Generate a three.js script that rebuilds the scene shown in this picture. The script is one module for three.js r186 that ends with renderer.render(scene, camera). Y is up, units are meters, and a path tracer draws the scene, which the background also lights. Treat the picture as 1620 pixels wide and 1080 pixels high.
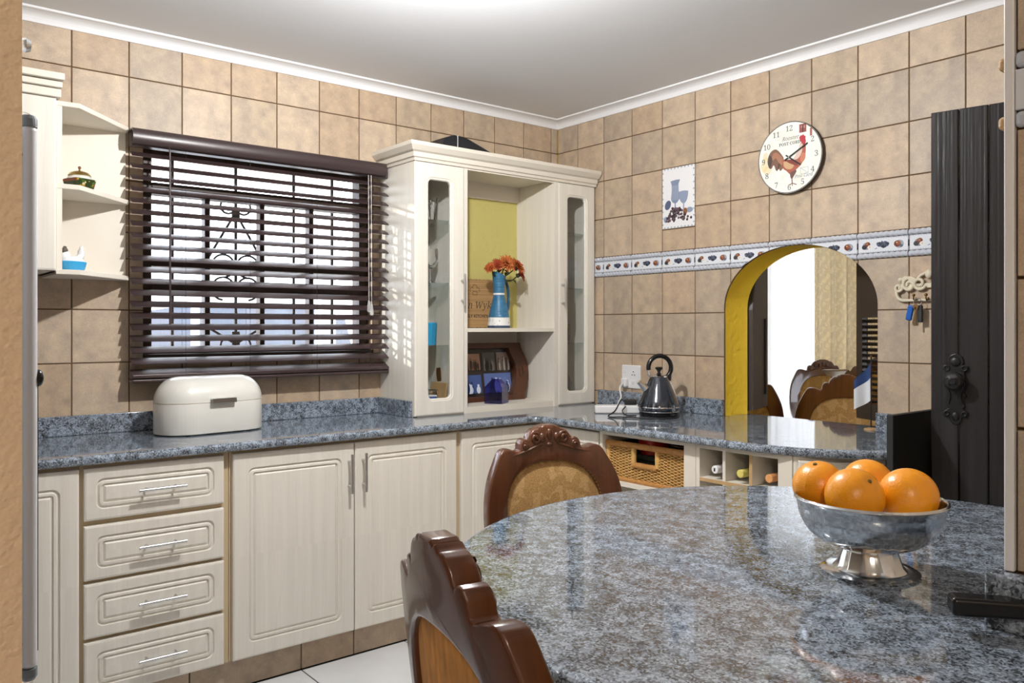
import * as THREE from 'three';
import { mergeGeometries, toCreasedNormals } from 'three/addons/utils/BufferGeometryUtils.js';
import { RoundedBoxGeometry } from 'three/addons/geometries/RoundedBoxGeometry.js';
import { TessellateModifier } from 'three/addons/modifiers/TessellateModifier.js';
import { RectAreaLightUniformsLib } from 'three/addons/lights/RectAreaLightUniformsLib.js';
import { Brush, Evaluator, SUBTRACTION } from 'three-bvh-csg';

// ---------------------------------------------------------------- camera, sky, sun, exposure
RectAreaLightUniformsLib.init();
const scene = new THREE.Scene();
const EYE = 1.29, FOCAL = 1285.5, YAW = 0.68;
const camera = new THREE.PerspectiveCamera(2 * Math.atan(540 / FOCAL) * 180 / Math.PI, 1620 / 1080, 0.05, 200);
camera.position.set(-3.078, EYE, 3.397);
camera.lookAt(-3.078 + Math.sin(YAW), EYE, 3.397 - Math.cos(YAW));
camera.setViewOffset(1620, 1080, 0, 22.8, 1620, 1080);     // lens shift: verticals stay vertical
const renderer = new THREE.WebGLRenderer({ antialias: true });
renderer.toneMapping = THREE.LinearToneMapping;
renderer.toneMappingExposure = 1.06;
renderer.shadowMap.enabled = true;
scene.background = new THREE.Color().setRGB(7.0, 7.6, 8.6);   // bright hazy sky
const sun = new THREE.DirectionalLight(new THREE.Color(1, 0.95, 0.86), 3.2);
sun.position.set(-19, 2.6, -9.2); sun.target.position.set(0, 0, 0);
sun.castShadow = true; sun.shadow.mapSize.set(2048, 2048);
Object.assign(sun.shadow.camera, { left: -12, right: 12, top: 12, bottom: -12, near: 1, far: 45 });
scene.add(sun, sun.target);
const KITCHEN_LAMP = [-1.75, 2.325, 1.48], KITCHEN_CANDELA = 7.6;
const REAR_FILL_LAMPS = [[-3.9, 2.36, 4.5]], REAR_FILL_CANDELA = 4;  // rear lamp is unseen, added as warm fill for the shadows

// ---------------------------------------------------------------- helpers
const rng = (seed) => () => { seed |= 0; seed = seed + 0x6D2B79F5 | 0; let t = Math.imul(seed ^ seed >>> 15, 1 | seed); t = t + Math.imul(t ^ t >>> 7, 61 | t) ^ t; return ((t ^ t >>> 14) >>> 0) / 4294967296; };
const R = rng(77);
const taken = new Map();
function numbered(n) { const k = taken.get(n) || 0; taken.set(n, k + 1); return k ? n + '_' + String(k).padStart(3, '0') : n; }
function thing(name, label, category, p = [0, 0, 0], turn = 0, group) {
  const o = new THREE.Group(); o.name = numbered(name); o.position.set(...p); o.rotation.y = turn;
  o.userData = { label, category }; if (group) o.userData.group = group; scene.add(o); return o;
}
function structure(name, label, category = 'room') { const o = thing(name, label, category); o.userData.kind = 'structure'; return o; }
function part(name, geo, mat, parent, p, r) {
  if (Array.isArray(geo)) geo = merge(geo);
  const m = new THREE.Mesh(geo, mat); m.name = name; m.castShadow = m.receiveShadow = true;
  if (p) m.position.set(...p); if (r) m.rotation.set(...r); parent.add(m); return m;
}
function merge(list) {
  return mergeGeometries(list.map((g) => { let h = g.index ? g.toNonIndexed() : g.clone(); for (const k of Object.keys(h.attributes)) if (!['position', 'normal', 'uv'].includes(k)) h.deleteAttribute(k); if (!h.attributes.uv) boxUV(h); if (!h.attributes.normal) h.computeVertexNormals(); return h; }));
}
function boxUV(g0, ox = 0, oy = 0) {            // texture coordinates in metres, by the way each face points
  const g = g0.index ? g0.toNonIndexed() : g0, p = g.attributes.position, uv = new Float32Array(p.count * 2);
  for (let i = 0; i < p.count; i += 3) {
    const a = new THREE.Vector3().fromBufferAttribute(p, i), b = new THREE.Vector3().fromBufferAttribute(p, i + 1), c = new THREE.Vector3().fromBufferAttribute(p, i + 2);
    const n = b.clone().sub(a).cross(c.clone().sub(a)); const x = Math.abs(n.x), y = Math.abs(n.y), z = Math.abs(n.z);
    [a, b, c].forEach((v, k) => { let u, w; if (y >= x && y >= z) { u = v.x; w = -v.z; } else if (x >= z) { u = v.z; w = v.y; } else { u = v.x; w = v.y; } uv[(i + k) * 2] = u + ox; uv[(i + k) * 2 + 1] = w + oy; });
  }
  g.setAttribute('uv', new THREE.BufferAttribute(uv, 2)); return g;
}
const box = (x0, x1, y0, y1, z0, z1, uvo = 0) => { const g = new THREE.BoxGeometry(x1 - x0, y1 - y0, z1 - z0); g.translate((x0 + x1) / 2, (y0 + y1) / 2, (z0 + z1) / 2); return boxUV(g, uvo, uvo); };
const rbox = (x0, x1, y0, y1, z0, z1, r = 0.003, s = 2) => { const g = new RoundedBoxGeometry(x1 - x0, y1 - y0, z1 - z0, s, Math.min(r, (x1 - x0) / 2.01, (y1 - y0) / 2.01, (z1 - z0) / 2.01)); g.translate((x0 + x1) / 2, (y0 + y1) / 2, (z0 + z1) / 2); return boxUV(g); };
const V = (x, y, z) => new THREE.Vector3(x, y, z);
function rod(a, b, r, r2 = r, n = 12) { const A = V(...a), B = V(...b), d = B.clone().sub(A); const g = new THREE.CylinderGeometry(r2, r, d.length(), n); g.translate(0, d.length() / 2, 0); g.applyQuaternion(new THREE.Quaternion().setFromUnitVectors(V(0, 1, 0), d.normalize())); g.translate(...a); return g; }
function tube(pts, r, n = 40, k = 8, closed = false) { return new THREE.TubeGeometry(new THREE.CatmullRomCurve3(pts.map((p) => V(...p)), closed), n, r, k, closed); }
const lathe = (pts, n = 40) => { const g = new THREE.LatheGeometry(pts.map((p) => new THREE.Vector2(p[0], p[1])), n); return toCreasedNormals(g, 0.6); };
const ball = (r, p = [0, 0, 0], s = [1, 1, 1], n = 16) => { const g = new THREE.SphereGeometry(r, n, Math.ceil(n * 0.7)); g.scale(...s); g.translate(...p); return g; };
// nested rounded rectangles, each {i inset, z depth, r corner radius}, joined one to the next; faces +z, centred
function panel(w, h, rings, { cap = true, back = true, seg = 4 } = {}) {
  const loops = rings.map(({ i = 0, z = 0, r = 0.0004 }) => {
    const a = w / 2 - i, b = h / 2 - i, q = Math.min(r, a * 0.98, b * 0.98), out = [];
    [[1, 1, 0], [-1, 1, 1], [-1, -1, 2], [1, -1, 3]].forEach(([sx, sy, k]) => { for (let s = 0; s <= seg; s++) { const t = (k + s / seg) * Math.PI / 2; out.push([sx * (a - q) + Math.cos(t) * q, sy * (b - q) + Math.sin(t) * q, z]); } });
    return out;
  });
  const P = [], tri = (a, b, c) => P.push(...a, ...b, ...c), n = loops[0].length;
  for (let l = 0; l + 1 < loops.length; l++) for (let i = 0; i < n; i++) { const j = (i + 1) % n, A = loops[l][i], B = loops[l][j], C = loops[l + 1][j], D = loops[l + 1][i]; tri(A, B, C); tri(A, C, D); }
  if (cap) { const L = loops[loops.length - 1], c = [0, 0, L[0][2]]; for (let i = 0; i < n; i++) tri(c, L[i], L[(i + 1) % n]); }
  if (back) { const L = loops[0], c = [0, 0, L[0][2]]; for (let i = 0; i < n; i++) tri(c, L[(i + 1) % n], L[i]); }
  const g = new THREE.BufferGeometry(); g.setAttribute('position', new THREE.Float32BufferAttribute(P, 3)); g.computeVertexNormals();
  return boxUV(g);
}
function extrude(pts, depth, { bevel = 0, seg = 2, holes = [], curve = 12 } = {}) {
  const s = pts instanceof THREE.Shape ? pts : new THREE.Shape(pts.map((p) => new THREE.Vector2(p[0], p[1])));
  for (const h of holes) s.holes.push(h instanceof THREE.Path ? h : new THREE.Path(h.map((p) => new THREE.Vector2(p[0], p[1]))));
  return new THREE.ExtrudeGeometry(s, { depth: depth - 2 * bevel, bevelEnabled: bevel > 0, bevelSize: bevel, bevelThickness: bevel, bevelSegments: seg, curveSegments: curve }).translate(0, 0, bevel);
}
const flatXZ = (g) => g.rotateX(-Math.PI / 2);          // shape (x, -z) extruded up

// ---------------------------------------------------------------- textures
function lattice(seed) { const h = new Float32Array(65536); const r = rng(seed); for (let i = 0; i < h.length; i++) h[i] = r(); return h; }
const LAT = lattice(5);
function vn(x, y, px, py, s = 0) { const xi = Math.floor(x), yi = Math.floor(y), fx = x - xi, fy = y - yi, u = fx * fx * (3 - 2 * fx), v = fy * fy * (3 - 2 * fy); const H = (a, b) => LAT[((((a % px) + px) % px) * 131 + (((b % py) + py) % py) * 317 + s * 7919) & 65535]; return (H(xi, yi) * (1 - u) + H(xi + 1, yi) * u) * (1 - v) + (H(xi, yi + 1) * (1 - u) + H(xi + 1, yi + 1) * u) * v; }
function fbm(x, y, p, o = 4, s = 0) { let a = 0.5, f = 0, n = 0; for (let k = 0; k < o; k++) { f += a * vn(x, y, p, p, s + k); n += a; x *= 2; y *= 2; p *= 2; a *= 0.55; } return f / n; }
function dataTex(w, h, fn, { size = [1, 1], srgb = true } = {}) {
  const d = new Uint8Array(w * h * 4); for (let y = 0; y < h; y++) for (let x = 0; x < w; x++) { const c = fn(x / w, y / h, x, y), k = (y * w + x) * 4; d[k] = Math.max(0, Math.min(255, c[0])); d[k + 1] = Math.max(0, Math.min(255, c[1])); d[k + 2] = Math.max(0, Math.min(255, c[2])); d[k + 3] = 255; }
  const t = new THREE.DataTexture(d, w, h); t.wrapS = t.wrapT = THREE.RepeatWrapping; t.magFilter = THREE.LinearFilter; t.minFilter = THREE.LinearMipmapLinearFilter; t.generateMipmaps = true; if (srgb) t.colorSpace = THREE.SRGBColorSpace; t.repeat.set(1 / size[0], 1 / size[1]); t.needsUpdate = true; return t;
}
function canvasTex(w, h, draw) { const c = document.createElement('canvas'); c.width = w; c.height = h; const g = c.getContext('2d'); draw(g, w, h); const t = new THREE.CanvasTexture(c); t.colorSpace = THREE.SRGBColorSpace; return t; }
const std = (o) => new THREE.MeshStandardMaterial(o), phys = (o) => new THREE.MeshPhysicalMaterial(o);
const lin = (r, g, b) => new THREE.Color().setRGB(r, g, b);
const grey = (v) => [v, v, v];

// granite: crystals a few millimetres across, 0.5 m repeat
const graniteTex = (() => {
  const N = 1024, C = 170, q = rng(9), px = [], py = [], tone = [];
  for (let i = 0; i < C * C; i++) { px.push(q()); py.push(q()); tone.push(q()); }
  return dataTex(N, N, (u, v) => {
    const wu = u * C + (vn(u * 96, v * 96, 96, 96, 3) - 0.5) * 1.6, wv = v * C + (vn(u * 96, v * 96, 96, 96, 4) - 0.5) * 1.6; const ci = Math.floor(wu), cj = Math.floor(wv); let best = 9, id = 0;
    for (let a = -1; a <= 1; a++) for (let b = -1; b <= 1; b++) { const i = ((ci + a) % C + C) % C, j = ((cj + b) % C + C) % C, k = j * C + i, dx = ci + a + px[k] - wu, dy = cj + b + py[k] - wv, d = dx * dx + dy * dy; if (d < best) { best = d; id = k; } }
    const cl = vn(u * 34, v * 34, 34, 34, 1) * 0.6 + vn(u * 12, v * 12, 12, 12, 2) * 0.35; const t = tone[id] * 0.62 + cl * 0.62;
    let g = t < 0.36 ? 60 : t < 0.48 ? 90 : t < 0.66 ? 122 : t < 0.82 ? 146 : 172; g += (vn(u * 256, v * 256, 256, 256, 5) - 0.5) * 30;
    return [g * 0.92, g * 0.995, g * 1.085];
  }, { size: [0.5, 0.5] });
})();
const tileTex = (k, tint) => dataTex(256, 256, (u, v) => {
  const a = fbm(u * 5, v * 5, 5, 5, 11 + k), w = fbm(u * 4, v * 4, 4, 3, 40 + k), s = Math.abs(Math.sin((u * 2.2 + v * 1.4 + w * 3.2) * 6.283)), vein = s < 0.05 ? 1 : 0, f = vn(u * 128, v * 128, 128, 128, 60 + k);
  const L = 0.83 + a * 0.24 + (f - 0.5) * 0.10 + vein * 0.05; return [tint[0] * L, tint[1] * L, tint[2] * (L - (a - 0.5) * 0.05)];
}, { size: [0.2, 0.2] });
const tileBump = dataTex(256, 256, (u, v) => { const w = fbm(u * 4, v * 4, 4, 3, 40), s = Math.abs(Math.sin((u * 2.2 + v * 1.4 + w * 3.2) * 6.283)); return grey(90 + fbm(u * 6, v * 6, 6, 5, 21) * 110 + (s < 0.08 ? 25 : 0)); }, { size: [0.2, 0.2], srgb: false });
const creamTex = dataTex(256, 1024, (u, v) => { const g = fbm(u * 24, v * 2, 24, 4, 70), c = Math.sin((u * 7 + fbm(u * 3, v * 1, 3, 3, 75) * 4) * 6.283); const L = 0.965 + (g - 0.5) * 0.06 + (c > 0.93 ? -0.012 : 0); return [236 * L, 231 * L, 220 * L]; }, { size: [0.35, 1.1] });
const plankTex = dataTex(256, 1024, (u, v) => { const g = fbm(u * 40, v * 2, 40, 4, 80), k = fbm(u * 6, v * 3, 6, 4, 84); const s = 40 + (g - 0.5) * 16 + (k - 0.5) * 26; return [s * 1.0, s * 0.97, s * 1.0]; }, { size: [0.3, 2.2] });
const plankBump = dataTex(256, 1024, (u, v) => grey(fbm(u * 40, v * 2, 40, 5, 80) * 120 + fbm(u * 10, v * 12, 10, 4, 88) * 120), { size: [0.3, 2.2], srgb: false });
const slatTex = dataTex(1024, 64, (u, v) => { const g = fbm(u * 3, v * 10, 10, 4, 90); const s = 0.8 + g * 0.4; return [58 * s, 44 * s, 44 * s]; }, { size: [1.2, 0.08] });
const mahoganyTex = dataTex(256, 512, (u, v) => { const g = fbm(u * 12, v * 3, 12, 4, 95), k = fbm(u * 40, v * 5, 40, 3, 98); const s = 0.72 + g * 0.42 + (k - 0.5) * 0.2; return [90 * s, 50 * s, 28 * s]; }, { size: [0.3, 0.6] });
const fineBump = dataTex(256, 256, (u, v) => grey(fbm(u * 64, v * 64, 64, 3, 101) * 255), { size: [0.1, 0.1], srgb: false });
const plasterBump = dataTex(512, 512, (u, v) => grey(fbm(u * 14, v * 14, 14, 5, 105) * 255), { size: [0.3, 0.3], srgb: false });
const floorTex = dataTex(512, 512, (u, v) => { const a = fbm(u * 4, v * 4, 4, 5, 110); const L = 0.93 + a * 0.1; return [222 * L, 224 * L, 226 * L]; }, { size: [0.9, 0.9] });
const damaskTex = dataTex(512, 512, (u, v) => {
  const w = fbm(u * 8, v * 8, 8, 3, 120), m = vn(u * 12 + w * 3, v * 7 + w * 2, 12, 7, 123), p = m > 0.62 ? 1 : 0, wv = ((Math.floor(u * 512) + Math.floor(v * 512)) & 1) ? 1 : 0.9, n = vn(u * 128, v * 128, 128, 128, 125); const L = (0.8 + n * 0.28) * wv;
  return p ? [190 * L, 154 * L, 100 * L] : [172 * L, 134 * L, 80 * L];
}, { size: [0.24, 0.24] });
const suedeTex = dataTex(256, 256, (u, v) => { const a = fbm(u * 5, v * 5, 5, 5, 130), b = fbm(u * 30, v * 6, 30, 3, 134); const L = 0.75 + a * 0.35 + (b - 0.5) * 0.25; return [222 * L, 160 * L, 84 * L]; }, { size: [0.3, 0.3] });
const drapeTex = dataTex(512, 512, (u, v) => { const w = fbm(u * 6, v * 6, 6, 3, 140), s = Math.sin((u * 6 + w * 1.5) * 6.283) * Math.sin((v * 5 + w * 1.5) * 6.283); const L = 0.92 + (s > 0.25 ? 0.06 : 0) + (vn(u * 128, v * 128, 128, 128, 141) - 0.5) * 0.06; return [252 * L, 236 * L, 200 * L]; }, { size: [0.5, 0.5] });

// ---------------------------------------------------------------- materials
const TINTS = [[194, 173, 149], [187, 168, 145], [199, 179, 156], [190, 167, 142], [182, 165, 145], [196, 176, 153]];
const M = {
  tile: TINTS.map((t, k) => std({ map: tileTex(k, t), bumpMap: tileBump, bumpScale: 0.0016, roughness: 0.5 })),
  grout: std({ color: lin(0.12, 0.07, 0.035), roughness: 0.95 }),
  plasterYellow: std({ color: lin(0.86, 0.56, 0.02), bumpMap: plasterBump, bumpScale: 0.006, roughness: 0.8 }),
  wallPaint: std({ color: lin(0.62, 0.47, 0.33), bumpMap: fineBump, bumpScale: 0.0006, roughness: 0.85 }),
  white: std({ color: lin(0.80, 0.81, 0.83), roughness: 0.75 }),
  ceiling: std({ color: lin(0.80, 0.82, 0.85), roughness: 0.9 }),
  granite: phys({ map: graniteTex, roughness: 0.06, ior: 1.55, clearcoat: 0.3, clearcoatRoughness: 0.02 }),
  cream: std({ map: creamTex, roughness: 0.42 }),
  creamPlain: std({ color: lin(0.76, 0.71, 0.62), roughness: 0.5 }),
  carcassShadeTan: std({ color: lin(0.56, 0.44, 0.28), roughness: 0.6 }),  // cream carcass toned tan: shade in the gaps between fronts, put into colour
  edgeTan: std({ color: lin(0.50, 0.32, 0.15), roughness: 0.6 }),
  olive: std({ color: lin(0.56, 0.50, 0.17), bumpMap: plasterBump, bumpScale: 0.003, roughness: 0.75 }),
  steel: std({ color: lin(0.62, 0.62, 0.62), metalness: 1, roughness: 0.28 }),
  chrome: std({ color: lin(0.8, 0.8, 0.8), metalness: 1, roughness: 0.08 }),
  bowlSteel: std({ color: lin(0.66, 0.67, 0.68), metalness: 1, roughness: 0.14 }),
  blind: phys({ map: slatTex, roughness: 0.38, clearcoat: 0.25, clearcoatRoughness: 0.3 }),
  valance: phys({ color: lin(0.042, 0.027, 0.027), roughness: 0.34 }),
  cord: std({ color: lin(0.02, 0.016, 0.016), roughness: 0.8 }),
  frameWood: std({ color: lin(0.045, 0.025, 0.016), roughness: 0.5 }),
  iron: std({ color: lin(0.02, 0.02, 0.022), roughness: 0.5 }),
  plank: std({ map: plankTex, bumpMap: plankBump, bumpScale: 0.002, roughness: 0.3 }),
  ironBlack: std({ color: lin(0.012, 0.012, 0.014), roughness: 0.4, metalness: 0.3 }),
  blackGloss: phys({ color: lin(0.006, 0.006, 0.007), roughness: 0.2 }),
  blackMatt: std({ color: lin(0.012, 0.012, 0.012), roughness: 0.6 }),
  mahogany: phys({ map: mahoganyTex, roughness: 0.3, clearcoat: 0.45, clearcoatRoughness: 0.1 }),
  shutter: std({ color: lin(0.035, 0.026, 0.022), roughness: 0.45 }),
  damask: std({ map: damaskTex, roughness: 0.8 }),
  gold: std({ map: damaskTex, color: lin(1, 0.85, 0.4), roughness: 0.75 }),
  suede: std({ map: suedeTex, roughness: 0.85 }),
  brass: std({ color: lin(0.22, 0.13, 0.05), metalness: 0.8, roughness: 0.35 }),
  pane: phys({ color: lin(1, 1, 1), transmission: 1, thickness: 0, roughness: 0.0, ior: 1.45 }),
  cabinetGlass: phys({ color: lin(0.96, 0.97, 0.975), transmission: 1, thickness: 0, roughness: 0.02, ior: 1.45 }),
  glassware: phys({ color: lin(1, 1, 1), transmission: 1, thickness: 0.004, roughness: 0.02, ior: 1.45 }),
  shelfGlass: phys({ color: lin(0.85, 0.9, 0.9), transmission: 1, thickness: 0, roughness: 0.05 }),
  floor: std({ map: floorTex, roughness: 0.22 }),
  floorGrout: std({ color: lin(0.06, 0.06, 0.06), roughness: 0.9 }),
  enamel: phys({ color: lin(0.74, 0.73, 0.68), roughness: 0.3, clearcoat: 0.7, clearcoatRoughness: 0.08 }),
  plastic: std({ color: lin(0.78, 0.78, 0.79), roughness: 0.35 }),
  fridge: std({ color: lin(0.62, 0.63, 0.66), roughness: 0.35 }),
  greyCap: std({ color: lin(0.16, 0.18, 0.2), roughness: 0.4 }),
  sheer: phys({ color: lin(0.9, 0.9, 0.9), transmission: 0.31, thickness: 0, roughness: 1 }),
  drape: phys({ map: drapeTex, transmission: 0.42, thickness: 0, roughness: 0.9 }),
};

// ================================================================ THE SETTING
const CEIL = 2.442, UP = 0.886;                       // ceiling and worktop heights
const rectPath = (x0, x1, y0, y1) => [[x0, y0], [x0, y1], [x1, y1], [x1, y0]];
const ARCH = { z: 1.484, a: 0.356, spring: 1.375, b: 0.26, foot: 0.80 };
function archPts(grow = 0, n = 36) { const p = [[ARCH.z - ARCH.a - grow, ARCH.foot]]; for (let i = 0; i <= n; i++) { const t = Math.PI - Math.PI * i / n; p.push([ARCH.z + Math.cos(t) * (ARCH.a + grow), ARCH.spring + Math.sin(t) * (ARCH.b + grow)]); } p.push([ARCH.z + ARCH.a + grow, ARCH.foot]); return p; }
const ROWS = [0.86, 0.9527, 1.1543, 1.3559, 1.5555, 1.6582, 1.8598, 2.0614, 2.263, 2.4646];
const tileCache = new Map();
function tileGeo(w, h) { const k = w.toFixed(4) + h.toFixed(4); if (!tileCache.has(k)) tileCache.set(k, [0, 1, 2, 3].map((v) => { const g = panel(w - 0.0046, h - 0.0046, [{ z: -0.008, r: 0.0006 }, { z: -0.0012, r: 0.0008 }, { i: 0.0012, z: 0, r: 0.001 }], { back: false, seg: 1 }); const uv = g.attributes.uv; for (let i = 0; i < uv.count; i++) uv.setXY(i, uv.getX(i) + v * 0.0613, uv.getY(i) + v * 0.0377); return g; })); return tileCache.get(k)[Math.floor(R() * 4)]; }
const anyTile = () => M.tile[Math.floor(R() * M.tile.length)];
const csg = new Evaluator(); csg.useGroups = false; csg.attributes = ['position', 'normal', 'uv'];
let archBrush;
function cutByArch(mesh) {                            // cuts a wall piece on x = 0 to the arch
  mesh.updateMatrixWorld(); const g = mesh.geometry.clone(); const b = new Brush(g, mesh.material); b.position.copy(mesh.position); b.rotation.copy(mesh.rotation); b.updateMatrixWorld();
  if (!archBrush) { const e = extrude(archPts(0.002), 0.4).translate(0, 0, -0.2); e.rotateY(-Math.PI / 2); archBrush = new Brush(boxUV(e), mesh.material); archBrush.updateMatrixWorld(); }
  const r = csg.evaluate(b, archBrush, SUBTRACTION); r.geometry.applyMatrix4(mesh.matrixWorld.clone().invert().multiply(r.matrixWorld)); mesh.geometry = r.geometry; return r.geometry.attributes.position.count;
}
const inArch = (z0, z1, y0, y1) => { const f = (z, y) => y <= ARCH.spring ? Math.abs(z - ARCH.z) < ARCH.a : ((z - ARCH.z) / ARCH.a) ** 2 + ((y - ARCH.spring) / ARCH.b) ** 2 < 1; let n = 0; for (let i = 0; i <= 12; i++) for (let j = 0; j <= 12; j++) if (f(z0 + (z1 - z0) * i / 12, y0 + (y1 - y0) * j / 12)) n++; return n === 0 ? 0 : n === 169 ? 2 : 1; };

// --- back wall with the window opening
const WIN = { x0: -2.195, x1: -1.175, y0: 1.17, y1: 2.025 };
const wallBack = structure('wall_back', 'tiled kitchen wall with the blind-covered window', 'wall');
part('wall_body', boxUV(extrude(rectPath(-5.2, 0, 0, 2.6), 0.2, { holes: [rectPath(WIN.x0, WIN.x1, WIN.y0, WIN.y1)] }).translate(0, 0, -0.2085)), M.wallPaint, wallBack);
part('grout', boxUV(extrude(rectPath(-3.6, 0, 0.86, 2.43), 0.006, { holes: [rectPath(WIN.x0, WIN.x1, WIN.y0, WIN.y1)] }).translate(0, 0, -0.0085)), M.grout, wallBack);
{
  const xs = [0]; for (let k = 0; k < 15; k++) xs.push(-0.048 - 0.2 * k);
  for (let i = 0; i + 1 < xs.length; i++) for (let j = 0; j + 1 < ROWS.length; j++) {
    let x1 = xs[i], x0 = xs[i + 1], y0 = ROWS[j], y1 = Math.min(ROWS[j + 1], 2.43);
    if (x0 > -1.12 && y1 < 1.95) continue;
    const put = (a, b, c, d) => part('tile', tileGeo(b - a, d - c), anyTile(), wallBack, [(a + b) / 2, (c + d) / 2, 0]);
    const ix0 = Math.max(x0, WIN.x0), ix1 = Math.min(x1, WIN.x1), iy0 = Math.max(y0, WIN.y0), iy1 = Math.min(y1, WIN.y1);
    if (ix1 - ix0 > 0.004 && iy1 - iy0 > 0.004) {      // tiles cut round the opening
      if (x0 < WIN.x0 - 0.01) put(x0, WIN.x0, y0, y1); if (x1 > WIN.x1 + 0.01) put(WIN.x1, x1, y0, y1);
      if (y0 < WIN.y0 - 0.01) put(ix0, ix1, y0, WIN.y0); if (y1 > WIN.y1 + 0.01) put(ix0, ix1, WIN.y1, y1);
    } else put(x0, x1, y0, y1);
  }
}
// --- right wall with the arch
const wallRight = structure('wall_right', 'tiled kitchen wall with the arched serving hatch', 'wall');
{
  const hole = archPts(); const g = extrude(rectPath(-0.2, 6.9, 0, 2.6), 0.168, { holes: [hole] }); g.translate(0, 0, -0.1765); g.rotateY(-Math.PI / 2);
  part('wall_body', boxUV(g), M.plasterYellow, wallRight);
  const s = extrude(rectPath(0, 2.964, 0.0, 2.43), 0.006, { holes: [hole] }).translate(0, 0, -0.0085); s.rotateY(-Math.PI / 2); part('grout', boxUV(s), M.grout, wallRight);
  const zs = [0]; for (let k = 0; k < 15; k++) zs.push(Math.min(0.162 + 0.2 * k, 2.962));
  const borderTex = canvasTex(512, 160, (c, w, h) => {
    c.fillStyle = '#d9dde4'; c.fillRect(0, 0, w, h); c.strokeStyle = '#9aa3b4'; c.lineWidth = 5; c.setLineDash([16, 9]); c.strokeRect(8, 8, w - 16, h - 16); c.setLineDash([]);
    const q = rng(31), blob = (x, y, r, col) => { c.fillStyle = col; c.beginPath(); c.arc(x, y, r, 0, 6.3); c.fill(); };
    blob(92, 84, 40, '#8b8f99'); blob(70, 95, 26, '#33363f'); blob(104, 66, 27, '#6e3a24'); blob(98, 60, 14, '#a06a45'); blob(124, 98, 22, '#e9e6df'); blob(126, 98, 12, '#cfc6b5');
    for (let i = 0; i < 60; i++) { const a = q(), b = q(); blob(205 + a * 110, 52 + b * 60 * (1 - Math.abs(a - 0.5)), 12, ['#353a48', '#454c5e', '#262933', '#56607a'][i % 4]); } blob(250, 45, 9, '#59617a'); c.strokeStyle = '#404653'; c.lineWidth = 6; c.beginPath(); c.moveTo(200, 112); c.lineTo(178, 122); c.stroke();
    blob(420, 84, 44, '#9a9ea9'); blob(402, 80, 34, '#6b3722'); blob(412, 74, 22, '#8f5538'); blob(396, 66, 9, '#c79a78'); blob(440, 104, 16, '#55617d');
  });
  const borderMat = std({ map: borderTex, roughness: 0.25 }), ropeMat = std({ color: lin(0.52, 0.55, 0.62), roughness: 0.35 });
  const ropeGeo = (len) => {                           // twisted rope moulding, half round
    const n = Math.round(len / 0.0042), m = 8, P = []; const at = (i, j) => { const u = i / n, a = Math.PI * j / m; const tw = 0.5 + 0.5 * Math.sin((u * len / 0.021 + a / 3.6) * 6.283); const r = 0.0085 + 0.0034 * Math.sqrt(tw); return [(u - 0.5) * len, -Math.cos(a) * r, Math.sin(a) * r]; };
    for (let i = 0; i < n; i++) for (let j = 0; j < m; j++) { const A = at(i, j), B = at(i + 1, j), C = at(i + 1, j + 1), D = at(i, j + 1); P.push(...A, ...B, ...C, ...A, ...C, ...D); }
    const g = new THREE.BufferGeometry(); g.setAttribute('position', new THREE.Float32BufferAttribute(P, 3)); g.computeVertexNormals(); return boxUV(g);
  };
  const ropes = new Map(), rope = (len) => { const k = len.toFixed(3); if (!ropes.has(k)) ropes.set(k, ropeGeo(len)); return ropes.get(k); };
  const place = (name, geo, mat, z0, z1, y0, y1, off = 0) => {
    const c = inArch(z0, z1, y0, y1); if (c === 2) return; const m = part(name, geo, mat, wallRight, [off, (y0 + y1) / 2, (z0 + z1) / 2], [0, -Math.PI / 2, 0]);
    if (c === 1 && cutByArch(m) === 0) wallRight.remove(m); return m;
  };
  for (let i = 0; i + 1 < zs.length; i++) {
    const z0 = zs[i], z1 = zs[i + 1]; if (z1 - z0 < 0.01) continue;
    for (let j = 0; j + 1 < ROWS.length; j++) {
      const y0 = ROWS[j], y1 = Math.min(ROWS[j + 1], 2.43); if (j === 4) continue;
      if (i === 4 && (j === 5 || j === 6)) continue;    // the picture tile sits here
      place('tile', tileGeo(z1 - z0, y1 - y0), anyTile(), z0, z1, y0, y1);
    }
    const len = z1 - z0, bg = panel(len - 0.003, 0.056, [{ z: -0.008 }, { z: 0.0005 }, { i: 0.0015, z: 0.002 }], { back: false, seg: 1 }), uv = bg.attributes.uv;
    for (let k = 0; k < uv.count; k++) uv.setXY(k, 0.5 + uv.getX(k) / 0.2, 0.5 + uv.getY(k) / 0.056);
    place('border_tile', bg, borderMat, z0, z1, 1.579, 1.635);
    place('rope_tile', rope(len - 0.003), ropeMat, z0, z1, 1.636, 1.658); place('rope_tile', rope(len - 0.003), ropeMat, z0, z1, 1.5555, 1.578);
  }
  const fill = place('tile', tileGeo(0.2, 0.106), M.tile[3], 0.762, 0.962, 1.6582, 1.7645);
  const picTex = canvasTex(400, 590, (c, w, h) => {
    c.fillStyle = '#e6e7ea'; c.fillRect(0, 0, w, h); c.strokeStyle = '#a9b2c2'; c.lineWidth = 9; for (const [a, b, d, e] of [[10, 10, w - 10, 10], [10, h - 10, w - 10, h - 10], [10, 10, 10, h - 10], [w - 10, 10, w - 10, h - 10]]) { const n = 9; for (let i = 0; i < n; i++) { c.beginPath(); c.arc(a + (d - a) * (i + 0.5) / n, b + (e - b) * (i + 0.5) / n, 9, 0, 6.3); c.fillStyle = '#a4aec0'; c.fill(); } } c.fillStyle = '#e6e7ea'; c.fillRect(16, 16, w - 32, h - 32);
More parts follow.
